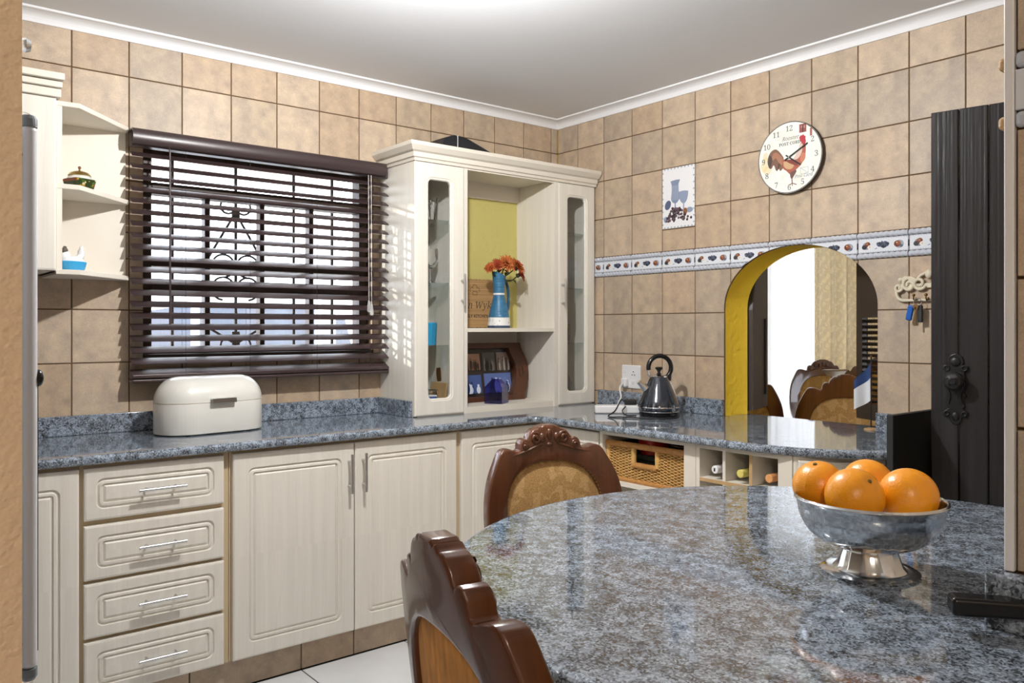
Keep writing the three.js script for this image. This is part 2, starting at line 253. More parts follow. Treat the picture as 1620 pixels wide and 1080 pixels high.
    c.fillStyle = '#7f8ca6'; c.beginPath(); c.moveTo(105, 130); c.quadraticCurveTo(165, 118, 225, 125); c.lineTo(205, 165); c.quadraticCurveTo(208, 260, 218, 310); c.quadraticCurveTo(190, 350, 170, 350); c.lineTo(172, 400); c.lineTo(156, 400); c.lineTo(158, 350); c.quadraticCurveTo(118, 340, 112, 300); c.quadraticCurveTo(125, 220, 118, 165); c.closePath(); c.fill();
    c.strokeStyle = '#a3aec4'; c.lineWidth = 4; for (let i = 0; i < 8; i++) { c.beginPath(); c.moveTo(126 + i * 10, 175); c.lineTo(124 + i * 11, 320); c.stroke(); }
    c.fillStyle = '#8b98b2'; c.beginPath(); c.moveTo(205, 245); c.quadraticCurveTo(270, 232, 325, 248); c.quadraticCurveTo(322, 345, 275, 362); c.lineTo(278, 450); c.lineTo(262, 450); c.lineTo(262, 362); c.quadraticCurveTo(212, 345, 205, 245); c.fill();
    c.fillStyle = '#59657e'; c.beginPath(); c.ellipse(72, 360, 36, 48, 0.5, 0, 6.3); c.fill(); c.fillStyle = '#8f9bb0'; c.beginPath(); c.ellipse(340, 430, 42, 26, 0, 0, 6.3); c.fill(); c.beginPath(); c.ellipse(50, 500, 32, 30, 0, 0, 6.3); c.fill(); c.fillStyle = '#8a5b3a'; c.beginPath(); c.ellipse(288, 440, 24, 34, 0, 0, 6.3); c.fill();
    const q = rng(8); for (let i = 0; i < 90; i++) { const a = q(), y = 395 + q() * 125, sp = 40 + (y - 395) * 1.05; const x = 185 + (a - 0.5) * 2 * sp + (y - 440) * 0.35; c.fillStyle = ['#3d3038', '#54404a', '#2e2630', '#67535a'][i % 4]; c.beginPath(); c.arc(x, y, 13, 0, 6.3); c.fill(); c.fillStyle = '#8f8088'; c.beginPath(); c.arc(x - 3, y - 4, 3, 0, 6.3); c.fill(); }
  });
  const pg = panel(0.196, 0.292, [{ z: -0.008 }, { z: 0 }, { i: 0.002, z: 0.0015 }], { back: false, seg: 1 }), pu = pg.attributes.uv; for (let k = 0; k < pu.count; k++) pu.setXY(k, 0.5 + pu.getX(k) / 0.196, 0.5 + pu.getY(k) / 0.292);
  place('picture_tile', pg, std({ map: picTex, roughness: 0.2 }), 0.762, 0.962, 1.7665, 2.0614).userData.label = 'white picture tile with a jug, a goblet and dark grapes';
}
// --- ceiling, cornice, other walls
const ceiling = structure('ceiling', 'plain white plastered kitchen ceiling', 'ceiling');
part('ceiling_board', box(-5.2, 0.17, CEIL, CEIL + 0.12, -0.2, 6.9), M.ceiling, ceiling);
const cov = (() => { const p = [[0, 0], [0.006, 0]]; for (let i = 0; i <= 14; i++) { const t = i / 14 * Math.PI / 2; p.push([0.009 + 0.046 * (1 - Math.cos(t)), 0.005 + 0.030 * Math.sin(t)]); } p.push([0.0575, 0.0375], [0.0575, 0.044], [0, 0.044]); return p; })();
const trim1 = structure('trim_1', 'white cornice along the top of the window wall', 'cornice'); { const g = extrude(cov, 5.2); g.rotateY(-Math.PI / 2); part('moulding', toCreasedNormals(boxUV(g), 0.5), M.white, trim1, [0, CEIL - 0.043, 0]); }
const trim2 = structure('trim_2', 'white cornice along the top of the arch wall', 'cornice'); { const g = extrude(cov.map(([a, b]) => [-a, b]).reverse(), 2.96); part('moulding', toCreasedNormals(boxUV(g), 0.5), M.white, trim2, [0, CEIL - 0.043, 0]); }
const wallLeft = structure('wall_left', 'outer wall behind the refrigerator', 'wall'); part('wall_body', box(-5.4, -5.2, 0, 2.6, -0.2, 6.9), M.wallPaint, wallLeft);
const wallFront = structure('wall_front', 'wall behind the viewer', 'wall'); part('wall_body', box(-5.2, 0.0, 0, 2.6, 6.7, 6.9), M.wallPaint, wallFront);
const partLeft = structure('wall_partition_left', 'beige partition wall at the left edge of the view', 'wall'); part('wall_body', box(-5.2, -3.03, 0, CEIL, 2.93, 3.05), M.wallPaint, partLeft);
// partition standing on the round bar, tiled, with a white corner strip
const partRight = structure('wall_partition_right', 'tiled partition end with white corner strip standing on the round bar', 'wall');
{
  const X = -1.862, Z0 = 2.972, Z1 = 3.10;
  part('wall_body', [box(X, -1.05, UP + 0.0005, CEIL, Z0, Z1), box(-1.05, -0.0, 0, CEIL, Z0, Z1)], M.grout, partRight);
  const ys = [0.962, 1.1543, 1.3559, 1.5555, 1.6582, 1.8598, 2.0614, 2.263, CEIL - 0.002], bt = partRight;
  for (let j = 0; j + 1 < ys.length; j++) {
    if (j === 3) { part('border_tile', panel(0.122, 0.054, [{ z: 0 }, { z: 0.0085 }, { i: 0.0015, z: 0.0095 }], { seg: 1 }), wallRight.children.find((c) => c.name === 'border_tile').material, bt, [X, 1.607, 3.036], [0, -Math.PI / 2, 0]); for (const y of [1.567, 1.647]) part('rope_tile', rbox(-0.008, 0.006, y - 0.011, y + 0.011, Z0 + 0.0025, Z1, 0.009, 3), wallRight.children.find((c) => c.name === 'rope_tile').material, bt, [X - 0.004, 0, 0]); continue; }
    part('tile', tileGeo(0.122, ys[j + 1] - ys[j]), anyTile(), bt, [X - 0.008, (ys[j] + ys[j + 1]) / 2, 3.036], [0, -Math.PI / 2, 0]);
    for (let k = 0; k < 9; k++) part('tile', tileGeo(0.2, ys[j + 1] - ys[j]), anyTile(), bt, [X + 0.1 + 0.2 * k, (ys[j] + ys[j + 1]) / 2, Z0 - 0.008], [0, Math.PI, 0]);
  }
  for (const y of [1.567, 1.647]) part('rope_tile', rbox(X - 0.004, X + 0.2, y - 0.009, y + 0.009, Z0 - 0.021, Z0 - 0.0075, 0.006, 3), M.edgeTan, bt);
  part('corner_strip', rbox(X - 0.0105, X + 0.002, 0.962, CEIL - 0.001, Z0 - 0.0105, Z0 + 0.002, 0.002), M.plastic, bt);
}
// --- floors
const floorK = structure('floor', 'large pale floor tiles with dark joints', 'floor');
part('screed', box(-5.2, 0.0, -0.12, -0.003, -0.2, 6.9), M.floorGrout, floorK);
{ const gs = new Map(); for (let i = -8; i < 5; i++) for (let j = 0; j < 14; j++) { const x0 = -1.77 + 0.45 * i, x1 = Math.min(x0 + 0.45, -0.001), z0 = 0.52 + 0.45 * j; if (x1 - x0 < 0.05 || x0 < -5.2) continue; const w = x1 - x0, k = w.toFixed(3); if (!gs.has(k)) gs.set(k, panel(w - 0.005, 0.445, [{ z: -0.003 }, { z: -0.001 }, { i: 0.001, z: 0 }], { back: false, seg: 1 })); part('tile', gs.get(k), M.floor, floorK, [(x0 + x1) / 2, 0, z0 + 0.225], [-Math.PI / 2, 0, 0]); } }
const plinth = structure('baseboard_back', 'tan tiled plinth under the base cabinets', 'baseboard');
part('grout', box(-2.66, -0.56, 0, 0.112, 0.40, 0.509), M.grout, plinth);
{ const xs = [-2.66, -2.35, -2.18, -1.77, -1.55, -1.15, -0.75, -0.6]; for (let i = 0; i + 1 < xs.length; i++) part('tile', tileGeo(xs[i + 1] - xs[i], 0.11), M.tile[(i * 2 + 3) % 6], plinth, [(xs[i] + xs[i + 1]) / 2, 0.056, 0.517]); }
part('plinth_board', box(-0.57, -0.5, 0, 0.112, 0.5, 2.0), M.grout, plinth);

// --- kitchen window
const win = structure('window_1', 'brown framed kitchen window with small panes', 'window');
{
  const z0 = -0.115, z1 = -0.05, f = [];
  f.push(box(WIN.x0, -2.152, WIN.y0, WIN.y1, z0, z1), box(-1.222, WIN.x1, WIN.y0, WIN.y1, z0, z1), box(WIN.x0, WIN.x1, WIN.y0, 1.20, z0, z1), box(WIN.x0, WIN.x1, 1.985, WIN.y1, z0, z1));
  part('window_frame', f, M.frameWood, win);
  part('transom', rbox(-2.152, -1.222, 1.826, 1.872, z0, z1 + 0.004), M.frameWood, win); part('transom', rbox(-2.152, -1.222, 1.535, 1.576, z0, z1 + 0.004), M.frameWood, win); part('transom', rbox(-2.152, -1.222, 1.436, 1.474, z0, z1 + 0.004), M.frameWood, win);
  for (const x of [-1.927, -1.690, -1.459]) part('mullion', rbox(x - 0.011, x + 0.011, 1.2, 1.83, z0 + 0.01, z1 - 0.008), M.frameWood, win);
  const xs = [-2.152, -1.927, -1.690, -1.459, -1.222]; for (let i = 0; i < 4; i++) for (const [a, b] of [[1.2, 1.436], [1.474, 1.535], [1.576, 1.826]]) part('pane', box(xs[i] + 0.008, xs[i + 1] - 0.008, a, b, -0.084, -0.081), M.pane, win);
  part('pane', box(-2.15, -1.224, 1.872, 1.985, -0.084, -0.081), M.pane, win);
  part('window_sill', rbox(WIN.x0, WIN.x1, WIN.y0 - 0.002, WIN.y0 + 0.012, -0.06, 0.0), M.frameWood, win);
}
const guard = thing('burglar_guard', 'black scrolled iron burglar bars outside the window', 'burglar bars');
{
  const z = -0.195, bar = (a, b, r = 0.006) => rod([a[0], a[1], z], [b[0], b[1], z], r, r, 8);
  for (const x of [-2.03, -1.758, -1.485, -1.29]) part('bar', bar([x, 1.0], [x, 2.2], 0.0075), M.iron, guard);
  for (const y of [1.02, 2.18]) part('rail', bar([-2.5, y], [-0.9, y], 0.008), M.iron, guard);
  const loop = (cx, cy, r, s, t0, t1) => { const p = []; for (let i = 0; i <= 20; i++) { const t = t0 + (t1 - t0) * i / 20; p.push([cx + s * Math.cos(t) * r, cy + Math.sin(t) * r, z]); } return tube(p, 0.005, 30, 6); };
  const c = -1.758, o = [bar([c, 1.80], [c - 0.14, 1.56], 0.006), bar([c, 1.80], [c + 0.14, 1.56], 0.006), bar([c - 0.14, 1.30], [c, 1.215], 0.006), bar([c + 0.14, 1.30], [c, 1.215], 0.006)];
  for (const s of [-1, 1]) { o.push(loop(c + s * 0.035, 1.825, 0.032, s, -2.2, 2.6), loop(c + s * 0.055, 1.56, 0.05, s, -0.4, 4.6), loop(c + s * 0.055, 1.46, 0.05, s, -1.5, 3.5), loop(c + s * 0.035, 1.21, 0.032, s, -2.6, 2.2)); }
  o.push(rbox(c - 0.018, c + 0.018, 1.76, 1.82, z - 0.006, z + 0.006), rbox(c - 0.018, c + 0.018, 1.21, 1.27, z - 0.006, z + 0.006));
  part('scrollwork', o, M.iron, guard);
}
// --- outside
const ground = structure('ground', 'sunlit pale driveway outside the kitchen window', 'ground'); part('paving', box(-30, 30, -0.3, -0.13, -40, 24), std({ color: lin(0.5, 0.47, 0.43), roughness: 0.9 }), ground);
const gwall = thing('garden_wall', 'white boundary wall beyond the driveway', 'wall'); part('wall_body', box(1.9, 9, -0.13, 1.62, -6.9, -6.7), M.white, gwall); part('coping', box(1.86, 9.04, 1.62, 1.68, -6.95, -6.65), M.white, gwall);
const port = thing('carport', 'white slatted carport roof outside the window', 'carport');
{ const wm = std({ color: lin(0.8, 0.8, 0.78), roughness: 0.7 }); for (let k = 0; k < 14; k++) part('slat', box(-5.6 + k * 0.4, -5.42 + k * 0.4, 2.45, 2.5, -2.6, -0.35), wm, port); for (const z of [-2.5, -0.5]) part('beam', box(-5.8, -0.1, 2.34, 2.45, z - 0.05, z + 0.05), wm, port); for (const x of [-5.6, -0.2]) part('post', box(x - 0.06, x + 0.06, -0.13, 2.34, -2.56, -2.44), wm, port); }
{ // silver car under the carport, side on
  const car = thing('car', 'pale estate car parked outside the kitchen window', 'car', [-0.6, -0.13, -5.2], -0.3);
  const silver = phys({ color: lin(0.72, 0.73, 0.75), roughness: 0.35, metalness: 0, clearcoat: 1, clearcoatRoughness: 0.05 }), dark = phys({ color: lin(0.12, 0.14, 0.18), roughness: 0.05 });
  part('body', boxUV(extrude([[-2.1, 0.35], [-2.15, 0.75], [-2.05, 0.98], [-1.0, 1.08], [-0.35, 1.62], [0.2, 1.72], [1.3, 1.7], [1.75, 1.55], [2.1, 1.05], [2.15, 0.6], [2.1, 0.35]], 1.7, { bevel: 0.07, seg: 3 }).translate(0, 0, -0.85)), silver, car);
  for (const s of [-1, 1]) { part('window', boxUV(extrude([[-0.78, 1.1], [-0.3, 1.54], [0.2, 1.63], [0.2, 1.1]], 0.02).translate(0, 0, s * 0.85 - 0.01)), dark, car); part('window', boxUV(extrude([[0.28, 1.1], [0.28, 1.63], [1.25, 1.62], [1.62, 1.5], [1.72, 1.1]], 0.02).translate(0, 0, s * 0.85 - 0.01)), dark, car); part('mirror', rbox(-0.85, -0.65, 1.1, 1.24, s * 0.98 - 0.12, s * 0.98 + 0.12, 0.04, 3), silver, car); for (const x of [-1.35, 1.35]) part('wheel', new THREE.CylinderGeometry(0.34, 0.34, 0.22, 24).rotateX(Math.PI / 2).translate(x, 0.34, s * 0.78), M.blackMatt, car); }
  const ws = box(-0.02, 0.02, -0.4, 0.4, -0.68, 0.68); ws.rotateZ(-0.878); ws.translate(-0.69, 1.37, 0); part('windscreen', ws, dark, car);
}
{ // hedge plants beyond the wall
  const leaf = std({ color: lin(0.16, 0.26, 0.06), roughness: 0.8 }), q = rng(3); const spots = [[-3.2, -10, 1.2], [-0.2, -10.2, 1.3], [2.8, -9.4, 1.25], [5.8, -9.2, 1.35], [8.8, -9.6, 1.3]], tell = ['leftmost garden shrub seen through the blind', 'second garden shrub from the left beyond the car', 'middle garden shrub behind the white boundary wall', 'fourth garden shrub from the left behind the boundary wall', 'rightmost garden shrub behind the white boundary wall'];
  spots.forEach(([x, z, r], n) => { const t = thing('garden_shrub', tell[n], 'shrub', [x, -0.13, z], 0, 'shrubs beyond the driveway'); const L = []; const tri = [0, 0, 0, 0.1, 0.05, 0.02, 0.03, 0.12, 0, 0, 0, 0, 0.03, 0.12, 0, -0.05, 0.08, 0.02]; for (let i = 0; i < 700; i++) { const a = q() * 6.283, b = Math.acos(2 * q() - 1), rr = r * (0.72 + q() * 0.3); const g = new THREE.BufferGeometry(); g.setAttribute('position', new THREE.Float32BufferAttribute(tri, 3)); g.computeVertexNormals(); g.rotateX(q() * 6); g.rotateY(q() * 6); g.translate(Math.sin(b) * Math.cos(a) * rr, 0.95 + Math.cos(b) * rr * 0.9, Math.sin(b) * Math.sin(a) * rr); L.push(g); } const f = part('foliage', L, leaf, t); f.userData.kind = 'stuff'; part('stem', rod([0, 0, 0], [0, 0.9, 0], 0.07, 0.05), M.frameWood, t); });
}
// --- dining room beyond the arch
const cream = std({ color: lin(0.66, 0.58, 0.44), roughness: 0.85 });
const floorD = structure('floor_dining', 'dining room floor beyond the arch', 'floor'); part('floor_slab', box(0.0, 3.9, -0.12, -0.001, -1.35, 6.9), std({ color: lin(0.4, 0.3, 0.2), roughness: 0.5 }), floorD);
const ceilD = structure('ceiling_dining', 'dining room ceiling beyond the arch', 'ceiling'); part('ceiling_board', box(0.17, 3.9, 2.7, 2.82, -1.35, 6.9), M.ceiling, ceilD);
const wD1 = structure('wall_dining_back', 'left wall of the dining room', 'wall'); part('wall_body', box(0.0, 3.7, 0, 2.7, -1.35, -1.15), cream, wD1); part('wall_body', box(0.0, 0.17, 0, 2.7, -1.15, -0.2), M.white, wD1);
const wD2 = structure('wall_dining_front', 'right wall of the dining room', 'wall'); part('wall_body', boxUV(extrude(rectPath(0.17, 3.7, 0, 2.7), 0.2, { holes: [rectPath(0.9, 3.2, 0.6, 2.2)] }).translate(0, 0, 4.2)), cream, wD2);
const addedWin3 = structure('window_3', 'unseen wide window added to light the dining room from the right', 'window'); for (const [a, b, c, d] of [[0.9, 0.96, 0.6, 2.2], [3.14, 3.2, 0.6, 2.2], [0.96, 3.14, 0.6, 0.66], [0.96, 3.14, 2.14, 2.2], [2.02, 2.08, 0.66, 2.14]]) part('window_frame', box(a, b, c, d, 4.27, 4.33), M.frameWood, addedWin3); for (const [a, b] of [[0.96, 2.02], [2.08, 3.14]]) part('pane', box(a, b, 0.66, 2.14, 4.297, 4.303), M.pane, addedWin3);  // unseen window, added to let daylight onto chair backs and drape
const wD3 = structure('wall_dining_far', 'far wall of the dining room with a tall window', 'wall'); { const g = extrude(rectPath(-1.35, 4.4, 0, 2.7), 0.2, { holes: [rectPath(-1.1, -0.05, 0.15, 2.56)] }); g.rotateY(-Math.PI / 2); part('wall_body', boxUV(g), cream, wD3, [3.9, 0, 0]); }
const win2 = structure('window_2', 'tall dining room window behind the curtains', 'window');
for (const [a, b, c, d] of [[0.15, 2.56, -1.1, -1.05], [0.15, 2.56, -0.10, -0.05], [0.15, 0.2, -1.05, -0.10], [2.51, 2.56, -1.05, -0.10]]) part('window_frame', box(3.76, 3.82, a, b, c, d), M.frameWood, win2);
part('pane', box(3.785, 3.791, 0.2, 2.51, -1.05, -0.10), M.pane, win2);

// ================================================================ FURNITURE
const doorRings = (t, hole) => { const r = [{ z: 0 }, { z: t - 0.005, r: 0.0015 }, { i: 0.0015, z: t - 0.002, r: 0.002 }, { i: 0.007, z: t, r: 0.003 }]; return r; };
function panelDoor(w, h, m = 0.055, t = 0.018) {          // routed door front: round-cornered outer groove, square inner groove
  return panel(w, h, [...doorRings(t), { i: m - 0.002, z: t, r: 0.024 }, { i: m + 0.001, z: t - 0.006, r: 0.022 }, { i: m + 0.004, z: t - 0.006, r: 0.02 }, { i: m + 0.009, z: t - 0.001, r: 0.016 }, { i: m + 0.016, z: t - 0.0005, r: 0.010 }, { i: m + 0.0175, z: t - 0.006, r: 0.003 }, { i: m + 0.020, z: t - 0.006, r: 0.002 }, { i: m + 0.027, z: t - 0.001, r: 0.001 }], { seg: 6 });
}
function glassDoorGeo(w, h, m, t = 0.02) { return panel(w, h, [...doorRings(t), { i: m - 0.012, z: t, r: 0.03 }, { i: m - 0.010, z: t - 0.003, r: 0.028 }, { i: m - 0.003, z: t - 0.004, r: 0.022 }, { i: m, z: t - 0.008, r: 0.02 }, { i: m, z: 0, r: 0.02 }, { i: 0, z: 0 }], { cap: false, back: false, seg: 6 }); }
function barHandle(len, so = 0.03, r = 0.0055) { return merge([rod([-len / 2, 0, so], [len / 2, 0, so], r), ...[-1, 1].map((s) => rod([s * len * 0.31, 0, 0], [s * len * 0.31, 0, so], 0.0042))]); }
const handleH = barHandle(0.150), handleV = handleH.clone().rotateZ(Math.PI / 2);
const DOORZ = 0.547;
// ---- worktop
const top1 = thing('worktop', 'grey speckled granite L-shaped worktop with rounded edge', 'worktop');
{
  const b = 0.013, s = new THREE.Shape(); const f = (x, z) => s.lineTo(x, -z);
  s.moveTo(-2.74, -(0.014)); f(-2.74, 0.585 - b); f(-0.70, 0.600 - b); s.quadraticCurveTo(-0.645 - b, -(0.602 - b), -0.643 - b, -(0.655)); f(-0.640 + b - 2 * b, 1.62); s.bezierCurveTo(-0.640 - b, -1.80, -0.61 - b, -1.92, -0.52, -2.035); f(-0.452, 2.106); f(-0.014, 2.106); f(-0.014, ARCH.z + ARCH.a - 0.014); f(0.163, ARCH.z + ARCH.a - 0.014); f(0.163, ARCH.z - ARCH.a + 0.014); f(-0.014, ARCH.z - ARCH.a + 0.014); f(-0.014, 0.014);
  part('slab', boxUV(flatXZ(extrude(s, 0.030, { bevel: b, seg: 5 }))), M.granite, top1, [0, UP - 0.030, 0]);
  const up = (x0, x1, z0, z1) => part('upstand', rbox(x0, x1, UP, 0.96, z0, z1, 0.003), M.granite, top1);
  up(-2.74, -1.158, 0.0005, 0.02); up(-0.02, -0.0005, 0.335, 1.127); up(-0.02, -0.0005, 1.842, 2.10); up(-1.158, -1.1385, 0.0005, 0.29);
}
// ---- base cabinets on the window wall
function cabinet(name, label, x0, x1, doors) {
  const c = thing(name, label, 'cabinet'); part('carcass', box(x0 + 0.0005, x1 - 0.0005, 0.113, 0.8555, 0.03, 0.546), M.carcassShadeTan, c);
  if (doors) doors(c); return c;
}
const addDoor = (c, x0, x1, y0, y1, hx) => { const d = part('door', panelDoor(x1 - x0, y1 - y0), M.cream, c, [(x0 + x1) / 2, (y0 + y1) / 2, DOORZ]); if (hx !== undefined) part('handle', handleV, M.steel, d, [hx - (x0 + x1) / 2, 0.727 - (y0 + y1) / 2, 0.018]); return d; };
cabinet('base_cabinet', 'narrow cream base cabinet at the left end beside the drawers', -2.74, -2.5295, (c) => addDoor(c, -2.74, -2.531, 0.115, 0.843));
{
  const c = cabinet('drawer_unit', 'cream unit of four panelled drawers under the bread bin', -2.5285, -2.056);
  const ys = [[0.6765, 0.843], [0.488, 0.6605], [0.3045, 0.477], [0.115, 0.2925]];
  ys.forEach(([a, b]) => { const w = 0.441, d = part('drawer_front', panelDoor(w, b - a, 0.036), M.cream, c, [-2.2975, (a + b) / 2, DOORZ]); part('handle', handleH, M.steel, d, [0.01, 0, 0.018]); });
}
cabinet('base_cabinet', 'cream double-door base cabinet with two upright bar handles', -2.055, -1.081, (c) => { addDoor(c, -2.046, -1.573, 0.115, 0.843, -1.598); addDoor(c, -1.569, -1.089, 0.115, 0.843, -1.537); });
{
  const c = thing('corner_cabinet', 'cream corner base cabinet with two doors meeting at the inner corner', 'cabinet');
  part('carcass', [box(-1.080, -0.0005, 0.113, 0.8555, 0.03, 0.546), box(-0.600, -0.0005, 0.113, 0.8555, 0.546, 0.949)], M.carcassShadeTan, c);
  addDoor(c, -1.064, -0.640, 0.115, 0.843); part('door', panelDoor(0.355, 0.728), M.cream, c, [-0.602, 0.479, 0.763], [0, -Math.PI / 2, 0]);
}
// ---- open units on the arch wall (fronts at x = -0.62)
{
  const c = thing('open_shelf_unit', 'open cream shelf unit holding the wicker basket', 'cabinet'), X = -0.62, q = M.creamPlain;
  part('side_panel', box(X, -0.0005, 0.113, 0.8555, 0.950, 0.966), q, c); part('side_panel', box(X, -0.0005, 0.113, 0.8555, 1.400, 1.4555), q, c);
  part('top_panel', box(X, -0.0005, 0.838, 0.8555, 0.966, 1.4), q, c); part('shelf', box(X, -0.0005, 0.634, 0.650, 0.966, 1.4), q, c); part('bottom_panel', box(X, -0.0005, 0.113, 0.13, 0.966, 1.4), q, c); part('back_panel', box(-0.02, -0.001, 0.13, 0.838, 0.966, 1.4), q, c);
}
{
  const c = thing('wine_rack', 'cream wine rack with square bottle compartments', 'wine rack'), X = -0.62, q = M.creamPlain;
  part('side_panel', box(X, -0.0005, 0.113, 0.8555, 1.457, 1.474), q, c); part('side_panel', box(X, -0.0005, 0.113, 0.8555, 1.806, 1.8595), q, c); part('top_panel', box(X, -0.0005, 0.838, 0.8555, 1.474, 1.806), q, c); part('back_panel', box(-0.25, -0.001, 0.13, 0.838, 1.474, 1.806), q, c);
  for (const y of [0.716, 0.594, 0.472, 0.35, 0.228, 0.113]) part('shelf', box(X, -0.25, y, y + 0.013, 1.474, 1.806), q, c);
  for (const y of [0.729, 0.607, 0.485]) for (const z of [1.577, 1.691]) part('divider', box(X, -0.25, y, y + 0.109, z, z + 0.013), q, c);
  part('edge_strip', [box(X - 0.001, X + 0.0004, 0.716, 0.729, 1.474, 1.70)], M.edgeTan, c); part('edge_strip', box(X - 0.001, X + 0.0004, 0.729, 0.838, 1.691, 1.704), M.edgeTan, c);
}
{
  const c = thing('base_cabinet', 'cream base cabinet under the rounded worktop end behind the oranges', 'cabinet');
  const g = extrude([[-0.615, -1.861], [-0.615, -1.87], [-0.44, -2.09], [-0.0005, -2.09], [-0.0005, -1.861]], 0.742); part('carcass', boxUV(flatXZ(g)), M.creamPlain, c, [0, 0.113, 0]);
  const d = V(-0.44, 0, 2.09).sub(V(-0.615, 0, 1.872)), L = d.length(); part('door', panelDoor(L - 0.012, 0.728, 0.05), M.cream, c, [(-0.44 - 0.615) / 2 - 0.001, 0.479, (2.09 + 1.872) / 2 + 0.001], [0, Math.atan2(-d.z, d.x), 0]);
}
// ---- bottles in the rack
[['white-capped', lin(0.85, 0.86, 0.88), 1.545, 0.779], ['yellow-capped', lin(0.72, 0.62, 0.16), 1.655, 0.779], ['orange-corked', lin(0.75, 0.36, 0.14), 1.772, 0.779]].forEach(([w, col, z, y], k) => {
  const t = thing('wine_bottle', w + ' wine bottle lying in the rack', 'bottle', [-0.622, y - 0.0125, z], 0, 'bottles in the wine rack');
  const g = lathe([[0, 0.3], [0.0355, 0.3], [0.036, 0.12], [0.034, 0.1], [0.0155, 0.062], [0.0142, 0.055], [0.0142, 0.03], [0, 0.03]].reverse(), 24); g.rotateZ(-Math.PI / 2); part('bottle_body', boxUV(g), phys({ color: lin(0.01, 0.025, 0.01), roughness: 0.08 }), t, [0, 0.0, 0]);
  const cg = lathe([[0, -0.002], [0.0128, -0.002], [0.0148, 0], [0.0152, 0.055], [0.0143, 0.057]], 24); cg.rotateZ(-Math.PI / 2); part('cap', boxUV(cg), std({ color: col, roughness: 0.4 }), t); if (k === 0) part('cap_mark', box(-0.0005, 0.0005, -0.006, 0.006, -0.003, 0.003), M.cord, t, [-0.0002 + 0.002 - 0.0045, 0, 0]);
});
// ---- wicker basket
{
  const t = thing('wicker_basket', 'golden wicker drawer basket in the open shelf unit', 'basket', [-0.602, 0.6505, 1.183]), W = 0.215, Hh = 0.158, wick = std({ color: lin(0.66, 0.40, 0.13), roughness: 0.5 }), wick2 = std({ color: lin(0.46, 0.22, 0.06), roughness: 0.5 }), wick3 = std({ color: lin(0.09, 0.045, 0.015), roughness: 0.8 });
  const strands = [], q = rng(4); const rows = 22, n = 25;
  for (let r = 0; r < rows; r++) {
    const y = 0.012 + (Hh - 0.03) * (r + 0.5) / rows; const seg = []; const blocks = y > 0.075 && y < 0.138 ? [[-W + 0.012, -0.068], [0.068, W - 0.012]] : [[-W + 0.012, W - 0.012]];
    for (const [a, b] of blocks) { const P = []; const N = Math.max(6, Math.round((b - a) / (2 * W) * n * 4)); for (let i = 0; i <= N; i++) { const z = a + (b - a) * i / N, ph = (z + W) / (2 * W) * n * Math.PI; P.push([0.010 - 0.0048 * Math.sin(ph + (r % 2) * Math.PI), y + (q() - 0.5) * 0.0006, z]); } const g = new THREE.TubeGeometry(new THREE.CatmullRomCurve3(P.map((p) => V(...p))), N * 2, 0.0022, 6); strands.push(g); }
  }
  part('woven_front', strands, wick, t).userData.kind = 'stuff';
  const stakes = []; for (let k = 0; k < n; k++) { const z = -W + 0.012 + (2 * W - 0.024) * (k + 0.5) / n; if (Math.abs(z) < 0.068) { stakes.push(rod([0.0105, 0.01, z], [0.0105, 0.075, z], 0.002, 0.002, 6)); } else stakes.push(rod([0.0105, 0.01, z], [0.0105, Hh - 0.01, z], 0.002, 0.002, 6)); } part('stakes', stakes, wick2, t).userData.kind = 'stuff';
  part('lining', [box(0.0165, 0.019, 0.004, 0.075, -W + 0.004, W - 0.004), box(0.0165, 0.019, 0.075, Hh - 0.01, -W + 0.004, -0.066), box(0.0165, 0.019, 0.075, Hh - 0.01, 0.066, W - 0.004), box(0.019, 0.40, 0.004, 0.012, -W, W), box(0.019, 0.40, 0.012, Hh - 0.006, -W, -W + 0.01), box(0.019, 0.40, 0.012, Hh - 0.006, W - 0.01, W), box(0.39, 0.40, 0.012, Hh - 0.006, -W, W)], wick3, t);
  const wrap = (a, b, r, count, mat, name) => { const A = V(...a), B = V(...b), L = []; for (let k = 0; k < count; k++) { const p = A.clone().lerp(B, (k + 0.04) / count), p2 = A.clone().lerp(B, (k + 0.96) / count); L.push(rod(p.toArray(), p2.toArray(), r * (0.96 + q() * 0.09), r * (0.96 + q() * 0.09), 9)); } part(name, L, mat, t); };
  wrap([0.010, Hh - 0.006, -W], [0.010, Hh - 0.006, W], 0.0125, 46, wick2, 'wrapped_rim'); wrap([0.010, 0.008, -W], [0.010, 0.008, W], 0.010, 46, wick2, 'wrapped_base');
  for (const s of [-1, 1]) wrap([0.010, 0.012, s * (W - 0.009)], [0.010, Hh - 0.014, s * (W - 0.009)], 0.0105, 26, wick, 'wrapped_corner');
  wrap([0.009, 0.074, -0.066], [0.009, 0.074, 0.066], 0.0125, 18, wick2, 'wrapped_handle'); for (const s of [-1, 1]) wrap([0.009, 0.076, s * 0.063], [0.009, Hh - 0.014, s * 0.063], 0.011, 9, wick, 'wrapped_handle');
}
{ const t = thing('folded_cloth', 'dark folded cloths lying inside the wicker basket', 'cloth', [-0.43, 0.6635, 1.18]), m = std({ color: lin(0.03, 0.035, 0.025), roughness: 0.95 }); for (let k = 0; k < 4; k++) part('fold', rbox(-0.12 + k * 0.003, 0.13, k * 0.024, k * 0.024 + 0.023, -0.19, 0.19 - k * 0.004, 0.010, 3), m, t); }
